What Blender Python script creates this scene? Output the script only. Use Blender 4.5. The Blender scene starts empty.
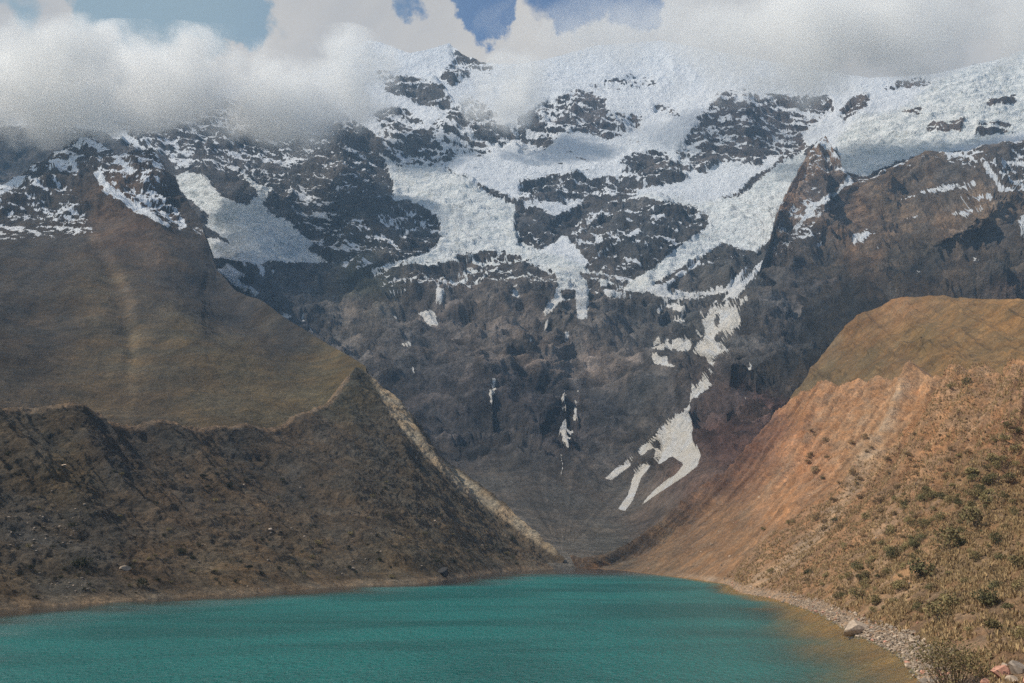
import bpy, math, random
import numpy as np
from math import radians as R

# ------------------------------------------------------------------ camera, light, exposure
S = bpy.context.scene
C = S.collection
PITCH = R(11.39); FP = 1000.0; CX, CY = 512.0, 341.5
CAM = np.array([0.0, 0.0, 16.0])
cd = bpy.data.cameras.new('camera'); cam = bpy.data.objects.new('camera', cd); C.objects.link(cam)
cam.location = CAM; cam.rotation_euler = (R(90) + PITCH, 0, 0)
cd.sensor_width = 36; cd.lens = FP / 1024 * 36; cd.clip_end = 60000; cd.clip_start = 0.5
S.camera = cam
SUN_EL, SUN_AZ = 44.0, 112.0      # azimuth measured from +Y towards -X (left), so 112 = left and a little behind the camera
to_sun = np.array([-math.sin(R(SUN_AZ)) * math.cos(R(SUN_EL)), math.cos(R(SUN_AZ)) * math.cos(R(SUN_EL)), math.sin(R(SUN_EL))])
from mathutils import Vector
sl = bpy.data.lights.new('sun', 'SUN'); sl.energy = 4.4; sl.angle = R(0.6); sl.color = (1.0, 0.92, 0.80)
so = bpy.data.objects.new('sun', sl); C.objects.link(so)
so.rotation_euler = Vector(to_sun).to_track_quat('Z', 'Y').to_euler()
S.view_settings.view_transform = 'Standard'; S.view_settings.look = 'None'
S.view_settings.exposure = 0.0; S.view_settings.gamma = 1.0
S.view_settings.use_curve_mapping = False
S.render.engine = 'CYCLES'
S.cycles.use_adaptive_sampling = False; S.cycles.use_denoising = False     # the photograph itself is grainy; the fine rock detail stays
S.cycles.max_bounces = 22; S.cycles.diffuse_bounces = 2; S.cycles.glossy_bounces = 2
S.cycles.transparent_max_bounces = 12; S.cycles.volume_bounces = 20
S.cycles.volume_step_rate = 1.0; S.cycles.volume_max_steps = 256
Q = 1.0                           # mesh resolution factor


def pix_dir(px, py):
    a = (np.asarray(px, float) - CX) / FP; b = (CY - np.asarray(py, float)) / FP
    sp, cp = math.sin(PITCH), math.cos(PITCH)
    a, b = np.broadcast_arrays(a, b)
    return np.stack([a, cp - b * sp, sp + b * cp], -1)


def at(px, py, Y):
    """world point on the line of sight of a photo pixel at the real distance Y (metres ahead of the camera)"""
    d = pix_dir(px, py)
    return CAM + d * (np.asarray(Y, float) / d[..., 1])[..., None]


def at_z(px, py, z=0.0):
    d = pix_dir(px, py)
    return CAM + d * ((z - CAM[2]) / d[..., 2])[..., None]


def to_pix(P):
    sp, cp = math.sin(PITCH), math.cos(PITCH)
    Q_ = P - CAM
    f = Q_[..., 1] * cp + Q_[..., 2] * sp; u = -Q_[..., 1] * sp + Q_[..., 2] * cp
    f = np.maximum(f, 1.0)
    return CX + FP * Q_[..., 0] / f, CY - FP * u / f


# ------------------------------------------------------------------ world
def N(nt, typ, **kw):
    n = nt.nodes.new(typ)
    for k, v in kw.items(): setattr(n, k, v)
    return n


def math_node(nt, op, a, b=None, clamp=False):
    n = N(nt, 'ShaderNodeMath', operation=op, use_clamp=clamp)
    for i, v in enumerate((a, b)):
        if v is None: continue
        if isinstance(v, (int, float)): n.inputs[i].default_value = v
        else: nt.links.new(v, n.inputs[i])
    return n.outputs[0]


def mixc(nt, fac, a, b, typ='MIX'):
    n = N(nt, 'ShaderNodeMix', data_type='RGBA', blend_type=typ)
    for i, v in ((0, fac), (6, a), (7, b)):
        if isinstance(v, (int, float)): n.inputs[i].default_value = v
        elif isinstance(v, tuple): n.inputs[i].default_value = (*v, 1)
        else: nt.links.new(v, n.inputs[i])
    return n.outputs[2]


def noise_node(nt, vec, scale, detail=6, rough=0.6, dist=0.0):
    n = N(nt, 'ShaderNodeTexNoise'); n.inputs['Scale'].default_value = scale
    n.inputs['Detail'].default_value = detail; n.inputs['Roughness'].default_value = rough
    n.inputs['Distortion'].default_value = dist
    nt.links.new(vec, n.inputs['Vector']); return n


def ramp(nt, val, lo, hi):
    n = N(nt, 'ShaderNodeMapRange', interpolation_type='SMOOTHSTEP')
    nt.links.new(val, n.inputs[0]); n.inputs[1].default_value = lo; n.inputs[2].default_value = hi
    return n.outputs[0]


W = bpy.data.worlds.new('World'); S.world = W; W.use_nodes = True
nt = W.node_tree; nt.nodes.clear()
out = N(nt, 'ShaderNodeOutputWorld'); bg = N(nt, 'ShaderNodeBackground')
sky = N(nt, 'ShaderNodeTexSky', sky_type='NISHITA', sun_disc=False)
sky.sun_elevation = R(SUN_EL); sky.sun_rotation = R(-SUN_AZ); sky.altitude = 4000; sky.air_density = 1.0; sky.dust_density = 0.3
tc = N(nt, 'ShaderNodeTexCoord'); gen = tc.outputs['Generated']
gw = noise_node(nt, gen, 16.0, 6, .62); gwv = N(nt, 'ShaderNodeVectorMath', operation='MULTIPLY_ADD'); nt.links.new(gw.outputs['Color'], gwv.inputs[0])
gwv.inputs[1].default_value = (.09, .09, .09); gwv.inputs[2].default_value = (-.045, -.045, -.045)
gen2n = N(nt, 'ShaderNodeVectorMath', operation='ADD'); nt.links.new(gen, gen2n.inputs[0]); nt.links.new(gwv.outputs[0], gen2n.inputs[1]); gen2 = gen2n.outputs[0]
n1 = noise_node(nt, gen, 5.0, 9, 0.58, 0.25)
cover = n1.outputs['Fac']
def gap(px, py, radius, amount, soft):
    """an opening in the cloud deck in one direction of the sky"""
    d = pix_dir(px, py); d = d / np.linalg.norm(d)
    v = N(nt, 'ShaderNodeVectorMath', operation='DISTANCE'); nt.links.new(gen2, v.inputs[0]); v.inputs[1].default_value = tuple(d)
    r_ = N(nt, 'ShaderNodeMapRange', interpolation_type='SMOOTHSTEP'); nt.links.new(v.outputs['Value'], r_.inputs[0])
    r_.inputs[1].default_value = radius + soft; r_.inputs[2].default_value = max(radius - soft, 0); r_.inputs[3].default_value = 0; r_.inputs[4].default_value = amount
    return r_.outputs[0]
tot = None
for g in ((140, 6, .06, .6, .04), (190, 26, .03, .5, .025), (235, 12, .03, .45, .025), (108, 2, .03, .35, .03), (18, 6, .026, .3, .02), (482, -4, .026, .6, .02), (494, 22, .02, .55, .018),
          (505, 40, .018, .3, .018), (585, 0, .03, .55, .02), (630, 0, .024, .5, .018), (410, 6, .015, .3, .015), (570, -60, .08, .4, .04)):
    o_ = gap(*g); tot = o_ if tot is None else math_node(nt, 'MAXIMUM', tot, o_)
up = N(nt, 'ShaderNodeSeparateXYZ'); nt.links.new(gen, up.inputs[0])
front = ramp(nt, up.outputs[1], -0.3, 0.6)                       # the deck hangs on the mountain side; it opens up behind the camera
dens = math_node(nt, 'ADD', cover, math_node(nt, 'MULTIPLY', math_node(nt, 'SUBTRACT', front, .35), 0.36))
dens = math_node(nt, 'SUBTRACT', dens, tot)
mask = ramp(nt, dens, 0.47, 0.60)
n2 = noise_node(nt, gen, 7.0, 6, 0.55, 0.3)
ccol = mixc(nt, ramp(nt, n2.outputs['Fac'], 0.35, 0.7), (0.54, 0.52, 0.50), (0.68, 0.63, 0.57))
skyc = mixc(nt, 1.0, sky.outputs[0], (0.15, 0.15, 0.15), 'MULTIPLY')
# pale thin veil over the gaps on the left
veil = ramp(nt, up.outputs[0], 0.0, -0.3)
skyc = mixc(nt, math_node(nt, 'MULTIPLY', veil, 0.75), skyc, (0.36, 0.46, 0.47))
final = mixc(nt, mask, skyc, ccol)
nt.links.new(final, bg.inputs[0]); bg.inputs[1].default_value = 1.0
nt.links.new(bg.outputs[0], out.inputs[0])

# ------------------------------------------------------------------ numpy noise
rng = np.random.default_rng(7)
_perm = np.tile(rng.permutation(256), 3).astype(np.int32)
_g = rng.normal(size=(256, 3)); _g = (_g / np.linalg.norm(_g, axis=1)[:, None]).astype(np.float32)

def perlin(P):
    P = np.asarray(P, np.float32); sh = P.shape[:-1]; P = P.reshape(-1, 3)
    i = np.floor(P).astype(np.int32); f = P - i; i &= 255
    w = f * f * f * (f * (f * 6 - 15) + 10)
    res = 0
    for dx in (0, 1):
        a = _perm[i[:, 0] + dx]; wx = w[:, 0] if dx else 1 - w[:, 0]
        for dy in (0, 1):
            b = _perm[a + i[:, 1] + dy]; wy = wx * (w[:, 1] if dy else 1 - w[:, 1])
            for dz in (0, 1):
                g = _g[_perm[b + i[:, 2] + dz]]
                v = g[:, 0] * (f[:, 0] - dx) + g[:, 1] * (f[:, 1] - dy) + g[:, 2] * (f[:, 2] - dz)
                res = res + v * wy * (w[:, 2] if dz else 1 - w[:, 2])
    return (res * 1.6).reshape(sh)

def fbm(P, scale, octs=5, gain=0.5, lac=2.03, off=0.0):
    P = np.asarray(P, np.float32) / scale + off; a = 1.0; t = 0; s = 0
    for _ in range(octs):
        t = t + a * perlin(P); s += a; a *= gain; P = P * lac + 17.3
    return t / s

def ridged(P, scale, octs=6, gain=0.5, lac=2.07, off=0.0):
    P = np.asarray(P, np.float32) / scale + off; a = 1.0; t = 0; s = 0; prev = 1.0
    for _ in range(octs):
        n = 1 - np.abs(perlin(P)) * 1.25; n = n * n
        t = t + a * n * prev; s += a; prev = np.clip(n * 1.3, 0, 1); a *= gain; P = P * lac + 9.1
    return t / s

def sstep(x, lo, hi):
    t = np.clip((x - lo) / (hi - lo), 0, 1); return t * t * (3 - 2 * t)

def lerp_poly(pts, s):
    """arc parameter s (index units) along a list of points, smoothly"""
    pts = np.asarray(pts, float); k = np.arange(len(pts))
    return np.stack([np.interp(s, k, pts[:, j]) for j in range(pts.shape[1])], -1)

# ------------------------------------------------------------------ region maps (where the snow lies, where the rock changes colour)
MX0, MX1, MY0, MY1, MS = -320, 1220, 0, 600, 1
def new_map(v=0.0): return np.full(((MY1 - MY0) * 2, (MX1 - MX0) * 2), v, np.float32)
def fill(m, poly, v):
    p = np.asarray(poly, float); x0, y0 = p.min(0); x1, y1 = p.max(0)
    i0, i1 = max(int((y0 - MY0) * 2) - 1, 0), min(int((y1 - MY0) * 2) + 2, m.shape[0])
    j0, j1 = max(int((x0 - MX0) * 2) - 1, 0), min(int((x1 - MX0) * 2) + 2, m.shape[1])
    if i1 <= i0 or j1 <= j0: return
    yy = (np.arange(i0, i1) / 2 + MY0)[:, None]; xx = (np.arange(j0, j1) / 2 + MX0)[None, :]
    ins = np.zeros((i1 - i0, j1 - j0), bool); n = len(p)
    for k in range(n):
        xa, ya = p[k]; xb, yb = p[(k + 1) % n]
        if ya == yb: continue
        c = ((ya > yy) != (yb > yy)) & (xx < (xb - xa) * (yy - ya) / (yb - ya) + xa)
        ins ^= c
    m[i0:i1, j0:j1][ins] = v
def stroke(m, pts, w, v):
    for (xa, ya), (xb, yb) in zip(pts[:-1], pts[1:]):
        L = math.hypot(xb - xa, yb - ya) or 1; nx, ny = -(yb - ya) / L * w / 2, (xb - xa) / L * w / 2
        fill(m, [(xa + nx, ya + ny), (xb + nx, yb + ny), (xb - nx, yb - ny), (xa - nx, ya - ny)], v)
def blur(m, r):
    k = np.ones(2 * r + 1) / (2 * r + 1); m = m.copy()
    for _ in range(2):
        for ax in (0, 1):
            pad = [(0, 0), (0, 0)]; pad[ax] = (r + 1, r)
            c = np.cumsum(np.pad(m, pad, mode='edge'), axis=ax, dtype=np.float64)
            n = m.shape[ax]
            hi = np.take(c, np.arange(2 * r + 1, 2 * r + 1 + n), axis=ax); lo = np.take(c, np.arange(0, n), axis=ax)
            m = ((hi - lo) / (2 * r + 1)).astype(np.float32)
    return m
def sample(m, px, py):
    x = np.clip((px - MX0) * 2, 0, m.shape[1] - 1.01); y = np.clip((py - MY0) * 2, 0, m.shape[0] - 1.01)
    i = y.astype(int); j = x.astype(int); fy = y - i; fx = x - j
    return (m[i, j] * (1 - fx) + m[i, j + 1] * fx) * (1 - fy) + (m[i + 1, j] * (1 - fx) + m[i + 1, j + 1] * fx) * fy

SN = new_map(0.0)      # snow on the far mountain
GL = new_map(0.0)      # glacier ice (crevassed)
fill(SN, [(330,20),(1220,0),(1220,150),(1000,150),(900,160),(850,175),(825,140),(805,150),(780,160),(735,195),(700,205),(640,195),(600,190),(545,225),(520,205),(440,165),(400,165),(380,140),(352,118),(300,130),(150,155),(100,130),(-320,120),(-320,20)], .95)
fill(SN, [(90,100),(330,100),(330,150),(265,195),(240,175),(205,170),(150,152)], .52)
for p, v in (
  ([(448,38),(458,48),(475,56),(492,62),(494,72),(474,70),(464,80),(452,86),(440,76),(455,60)], .33),
  ([(385,80),(405,76),(440,84),(452,104),(440,112),(425,104),(400,96),(384,92)], .22),
  ([(378,70),(392,72),(390,84),(380,84)], .4),
  ([(375,112),(400,105),(430,125),(445,112),(470,95),(500,112),(516,135),(505,146),(480,135),(492,150),(485,157),(460,152),(440,172),(420,170),(395,157),(378,132)], .50),
  ([(446,118),(480,108),(512,135),(500,142),(470,125)], .12),
  ([(400,140),(430,128),(440,150),(430,165),(405,155)], .2),
  ([(520,118),(545,100),(580,90),(605,98),(610,112),(640,115),(642,128),(600,140),(590,130),(560,132),(552,146),(540,150),(522,152),(514,132)], .33),
  ([(552,118),(565,108),(600,100),(606,110),(600,132),(570,130),(553,130)], .12),
  ([(590,82),(620,78),(640,72),(660,78),(658,84),(620,90),(598,92)], .5),
  ([(655,102),(680,112),(676,117),(655,108)], .35),
  ([(520,172),(560,165),(590,178),(620,175),(625,155),(660,150),(690,165),(690,180),(660,186),(640,190),(615,196),(590,195),(560,205),(520,202)], .40),
  ([(624,154),(655,152),(690,170),(682,179),(650,177),(625,166)], .08),
  ([(525,180),(560,172),(580,185),(560,200),(530,198)], .25),
  ([(615,185),(635,178),(636,188),(618,194)], .12),
  ([(676,150),(690,130),(715,95),(740,90),(755,95),(790,95),(832,95),(832,110),(800,135),(812,150),(780,156),(760,160),(740,165),(715,162),(705,173),(690,168)], .40),
  ([(718,98),(745,96),(748,120),(765,112),(790,108),(800,118),(775,135),(740,140),(722,135)], .2),
  ([(694,152),(716,152),(717,166),(706,172),(696,163)], .06),
  ([(742,150),(765,152),(760,165),(745,160)], .1),
  ([(852,98),(870,94),(862,110),(846,121),(840,112)], .15),
  ([(918,106),(955,102),(952,113),(925,114)], .2),
  ([(965,60),(985,56),(983,62),(968,66)], .3)):
    fill(SN, p, min(v * .8 + .335, .78))
SN = blur(SN, 3)
glac = ([(375,148),(400,165),(440,165),(470,180),(490,195),(520,205),(525,225),(518,240),(545,252),(600,270),(620,285),(560,290),(500,284),(430,280),(375,277),(370,270),(430,251),(440,240),(438,215),(410,200),(393,200),(390,180)],
  [(600,206),(640,193),(700,203),(740,195),(780,163),(806,150),(800,170),(772,238),(757,252),(722,244),(700,257),(665,277),(640,293),(615,288),(640,275),(670,252),(710,225),(708,212),(640,197)],
  [(842,172),(835,140),(860,115),(900,110),(935,80),(1000,55),(1220,0),(1220,130),(1024,132),(960,147),(900,160),(865,177)],
  [(175,175),(185,170),(205,175),(210,185),(222,195),(238,204),(250,200),(260,195),(247,185),(240,178),(248,176),(262,188),(272,188),(264,200),(268,210),(285,220),(300,228),(312,240),(310,250),(330,262),(300,263),(265,261),(230,258),(200,246),(193,241),(210,238),(225,245),(240,250),(215,232),(205,225),(208,215),(190,200),(180,190)])
for g in glac: fill(SN, g, 1.0); fill(GL, g, 1.0)
fill(SN, [(372,271),(430,262),(520,262),(560,270),(600,276),(600,288),(480,288),(380,286)], .58)
for p, v in (
  ([(545,150),(520,165),(510,160),(505,190),(520,180),(600,170),(640,150),(640,140),(560,140)], .9),
  ([(372,210),(400,202),(428,213),(439,235),(430,250),(395,259),(380,247),(371,230)], .30),
  ([(515,205),(540,210),(562,222),(560,235),(540,246),(525,242),(514,228)], .30),
  ([(569,236),(575,225),(600,206),(640,197),(690,205),(708,212),(708,222),(682,236),(672,250),(656,265),(640,276),(625,286),(600,278),(585,270),(592,255),(575,248)], .32),
  ([(540,250),(565,235),(590,262),(580,275),(590,290),(560,285)], .95),
  ([(210,170),(235,172),(258,190),(250,203),(238,203),(220,190)], .08),
  ([(163,152),(205,157),(190,166),(176,170)], .8),
  ([(264,205),(300,165),(330,108),(345,112),(362,130),(385,160),(393,190),(380,203),(371,215),(380,250),(368,270),(335,266),(312,240),(290,222),(270,212)], .27),
  ([(310,208),(318,212),(335,222),(330,222),(314,216)], .9)): fill(SN, p, v)
for p in (
  [(648,292),(668,280),(668,288),(695,292),(726,286),(746,266),(749,270),(732,291),(700,298),(660,299)],
  [(703,322),(716,304),(735,296),(750,297),(738,310),(741,322),(727,337),(722,343),(729,350),(715,356),(712,370),(705,375),(709,358),(694,354),(692,350),(704,335)],
  [(655,312),(667,301),(690,307),(680,312),(667,307),(656,315)], [(669,319),(677,315),(688,321),(675,324)],
  [(643,334),(662,340),(690,338),(693,345),(690,351),(650,348),(655,343)],
  [(652,353),(667,355),(668,362),(680,369),(651,362)],
  [(711,366),(708,378),(713,386),(705,392),(698,398),(690,396),(691,386),(687,376),(695,384),(700,380),(704,370)],
  [(687,406),(693,420),(693,437),(701,455),(697,466),(685,476),(660,492),(643,504),(640,506),(655,489),(676,474),(684,464),(672,456),(660,464),(653,462),(655,450),(641,450),(652,437),(668,422)], [(654,436),(636,452),(641,456),(656,447)],
  [(636,454),(630,466),(613,479),(604,479),(620,465)],
  [(653,462),(641,478),(633,500),(625,511),(618,509),(628,495),(634,475),(642,464)],
  [(553,296),(560,280),(572,274),(585,278),(589,290),(588,321),(577,319),(575,300),(566,300),(556,306),(545,316),(544,310)],
  [(545,320),(550,318),(548,329),(543,331)], [(565,329),(571,338),(565,341)], [(390,290),(408,286),(406,292),(390,294)],
  [(436,288),(446,288),(443,303),(436,304)], [(416,313),(430,309),(435,313),(440,326),(430,326),(422,318)], [(393,315),(400,314),(395,320)],
  [(401,343),(412,343),(409,348)], [(511,289),(518,289),(520,299),(513,299)], [(493,376),(498,380),(495,389),(491,386)], [(490,391),(495,391),(491,398),(488,395)],
  [(562,420),(566,417),(568,428),(574,432),(569,440),(568,448),(563,441),(560,432)], [(561,395),(566,400),(562,404)],
  [(192,245),(205,237),(225,240),(255,255),(270,260),(262,264),(235,261),(210,257)],
  [(211,270),(224,268),(226,262),(240,271),(249,277),(238,279),(250,286),(263,295),(254,296),(235,286),(222,277)],
  [(251,305),(258,299),(269,308),(269,313),(262,310)], [(281,311),(291,315),(288,319),(282,316)], [(300,312),(306,316),(304,323),(301,320)], [(308,327),(315,331),(311,332)],
  [(242,262),(246,262),(245,268)], [(258,263),(264,267),(266,276),(259,275)], [(270,268),(278,271),(272,275)], [(565,332),(570,330),(568,340)],
  [(747,365),(752,362),(753,370),(748,370)], [(758,367),(762,365),(763,371)], [(743,396),(746,397),(746,403)], [(528,335),(534,340),(530,342)], [(340,295),(343,297),(341,300)],
  [(600,288),(640,296),(610,299)], [(720,300),(765,258),(764,265),(738,296)]): fill(SN, p, 1.0)
for pts, w in (([(712,368),(702,392),(691,398),(688,410)], 3.2), ([(741,300),(726,322),(708,346),(712,366)], 8), ([(707,330),(709,312),(716,300)], 2.4), ([(735,296),(722,293),(733,288)], 2), ([(690,396),(688,410)], 1.6), ([(603,209),(590,222),(572,236)], 3), ([(690,327),(700,335),(705,338)], 3),
               ([(577,383),(579,395),(575,420)], 1.1), ([(564,446),(561,456),(563,466),(560,478)], 1.1), ([(566,384),(565,400),(567,420)], 1.6), ([(576,398),(574,432)], 1.1), ([(493,386),(491,414)], 1.5), ([(563,385),(564,415)], 1.2), ([(491,397),(490,412)], 1.3), ([(412,365),(414,374)], 1.4),
               ([(700,303),(703,322)], 2), ([(640,292),(668,283),(700,262)], 5), ([(590,300),(600,288)], 2), ([(620,240),(600,252),(598,256)], 4), ([(640,228),(620,240)], 4), ([(650,218),(670,214)], 3),
               ([(765,262),(757,270),(752,275)], 3), ([(745,283),(750,279),(757,278)], 2.5), ([(700,265),(722,258),(745,256)], 2.2), ([(398,220),(420,212)], 3), ([(380,235),(400,250)], 3)):
    stroke(SN, pts, w, .97)
for p in ([(561,290),(576,290),(573,299),(562,297)], [(719,333),(724,333),(722,337)], [(715,314),(718,314),(719,325),(715,326)], [(716,337),(720,336),(721,341),(716,342)], [(718,346),(724,346),(723,350)], [(728,300),(738,297),(740,303),(730,306)], [(672,283),(700,270),(722,272),(724,282),(700,287),(676,287)], [(690,300),(703,299),(706,304),(695,307)], [(672,458),(680,462),(668,472),(666,466)], [(652,444),(658,440),(655,448)],
          [(566,303),(574,304),(572,322),(560,318)]): fill(SN, p, 0.0)
for p in ([(928,122),(965,118),(962,130),(925,132)], [(975,124),(1010,122),(1015,133),(975,136)], [(880,84),(935,76),(930,85),(885,90)], [(985,100),(1015,95),(1015,102),(990,106)], [(900,112),(925,106),(920,114)], [(450,255),(500,250),(540,262),(480,266)], [(400,262),(450,262),(440,270)]): fill(SN, p, .66)
SN = blur(SN, 1)
GLB = blur(GL, 4)

# hillside (left) and massif (right) snow
SH = new_map(0.0)
for p, v in (
  ([(-320,170),(0,176),(40,150),(90,130),(112,140),(160,150),(208,218),(180,232),(150,214),(120,200),(95,180),(50,170),(0,212),(-320,260)], .45),
  ([(-320,200),(0,205),(50,172),(75,190),(95,235),(0,240),(-320,250)], .34),
  ([(0,184),(40,172),(28,182),(0,196)], .8), ([(40,172),(62,160),(85,152),(88,156),(60,168)], .9),
  ([(155,148),(175,165),(208,218),(225,240),(190,234),(170,190)], .10), ([(78,162),(98,165),(95,180),(80,178)], .1),
  ([(100,168),(112,188),(140,204),(174,227),(168,230),(135,211),(105,193),(94,176)], .95), ([(118,158),(150,180),(157,188),(150,186),(120,166)], .85)): fill(SH, p, v)
SH = blur(SH, 2)
SD = new_map(0.0)
for p, v in (
  ([(825,125),(840,150),(850,168),(856,180),(832,200),(795,255),(765,255),(772,220),(800,160)], .42),
  ([(812,142),(800,150),(780,215),(776,225),(784,222),(803,178)], 0.0), ([(808,178),(840,168),(850,178),(830,192),(808,192)], .08),
  ([(850,172),(900,155),(960,140),(1060,130),(1060,150),(960,150),(900,170),(860,184)], .25),
  ([(930,148),(1060,130),(1060,190),(1000,192),(985,168),(955,166)], .36),
  ([(982,163),(990,166),(1006,190),(1000,193)], .95), ([(930,190),(958,184),(980,180),(970,186),(945,191)], .95), ([(1000,160),(1030,164),(1030,168),(1002,164)], .9),
  ([(850,236),(872,232),(862,241),(853,243)], .95), ([(824,198),(850,178),(854,180),(835,196),(818,206)], .9), ([(790,225),(822,210),(820,216),(795,228)], .6),
  ([(1019,215),(1028,212),(1028,240),(1020,238)], .95), ([(1004,270),(1010,276),(1016,280),(1008,281)], .7), ([(964,260),(978,259),(982,261)], .8), ([(915,271),(921,270),(918,274)], .8), ([(875,165),(900,160),(890,168)], .6),
  ([(811,246),(824,240),(818,250)], .9), ([(950,214),(962,210),(976,212),(962,216)], .8), ([(960,198),(985,196),(972,200)], .6)): fill(SD, p, v)
for pts, w in (([(982,163),(992,175),(1006,191)], 3.4), ([(928,191),(958,185),(982,180)], 3.4), ([(945,150),(985,163),(1024,162)], 2.4), ([(1000,172),(1026,186)], 3), ([(850,174),(838,190),(818,205),(795,228)], 5),
  ([(850,236),(874,231)], 3.6), ([(770,247),(800,238),(822,232)], 3), ([(955,214),(982,209)], 2.6), ([(960,198),(992,197)], 2.6), ([(900,200),(925,192)], 2), ([(800,222),(832,206)], 2.4), ([(812,190),(840,182)], 2.2), ([(905,222),(920,214)], 2), ([(1010,150),(1060,146)], 3), ([(868,250),(890,243)], 2)): stroke(SD, pts, w, .95)
SD = blur(SD, 1)

def color_field(pts, px, py, r=60.0, power=1.6):
    """smooth blend between the rock / soil colours, some with sunlight painted in, noted at points of the map (sRGB 0-255 -> albedo picked per ground type)"""
    pts = np.asarray(pts, float); acc = 0; ws = 0
    for x, y, a, b, c in pts:
        d2 = ((px - x) ** 2 + (py - y) ** 2) / (r * r) + 0.02
        w = 1 / d2 ** power; ws = ws + w
        acc = acc + w[..., None] * np.array([a, b, c])
    return acc / ws[..., None]

# ------------------------------------------------------------------ mesh helpers
def grid_mesh(name, P, mat, attrs=None, kind='structure', smooth=True):
    nv, nu = P.shape[:2]
    me = bpy.data.meshes.new(name)
    me.vertices.add(nv * nu); me.vertices.foreach_set('co', P.astype(np.float32).ravel())
    idx = np.arange(nv * nu).reshape(nv, nu)
    q = np.stack([idx[:-1, :-1], idx[1:, :-1], idx[1:, 1:], idx[:-1, 1:]], -1).reshape(-1, 4)
    me.loops.add(q.size); me.loops.foreach_set('vertex_index', q.ravel().astype(np.int32))
    me.polygons.add(len(q)); me.polygons.foreach_set('loop_start', (np.arange(len(q)) * 4).astype(np.int32))
    me.polygons.foreach_set('use_smooth', np.full(len(q), smooth))
    for k, v in (attrs or {}).items():
        if v.ndim == 3:
            a = me.color_attributes.new(k, 'FLOAT_COLOR', 'POINT')
            a.data.foreach_set('color', np.concatenate([v, np.ones(v.shape[:2] + (1,))], -1).astype(np.float32).ravel())
        else:
            a = me.attributes.new(k, 'FLOAT', 'POINT'); a.data.foreach_set('value', v.astype(np.float32).ravel())
    me.update(calc_edges=True); me.validate()
    me.materials.append(mat)
    o = bpy.data.objects.new(name, me); C.objects.link(o)
    if kind: o['kind'] = kind
    return o

def normals(P):
    du = np.gradient(P, axis=1); dv = np.gradient(P, axis=0)
    n = np.cross(du, dv); n /= np.linalg.norm(n, axis=-1)[..., None] + 1e-9
    flip = np.sum(n * (CAM - P), -1) < 0
    s = -1 if flip.mean() > .5 else 1
    return n * s

def mesh_obj(name, V, F, mat, parent=None, smooth=False):
    """F: (n,k) int array of k-gons or a list"""
    me = bpy.data.meshes.new(name)
    F = np.asarray(F); me.vertices.add(len(V)); me.vertices.foreach_set('co', np.asarray(V, np.float32).ravel())
    me.loops.add(F.size); me.loops.foreach_set('vertex_index', F.astype(np.int32).ravel())
    me.polygons.add(len(F)); me.polygons.foreach_set('loop_start', (np.arange(len(F)) * F.shape[1]).astype(np.int32))
    me.polygons.foreach_set('use_smooth', np.full(len(F), smooth))
    me.update(calc_edges=True)
    me.materials.append(mat)
    o = bpy.data.objects.new(name, me); C.objects.link(o)
    if parent: o.parent = parent
    return o

def tag(o, label=None, cat=None, group=None, kind=None):
    for k, v in (('label', label), ('category', cat), ('group', group), ('kind', kind)):
        if v: o[k] = v
    return o

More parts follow.
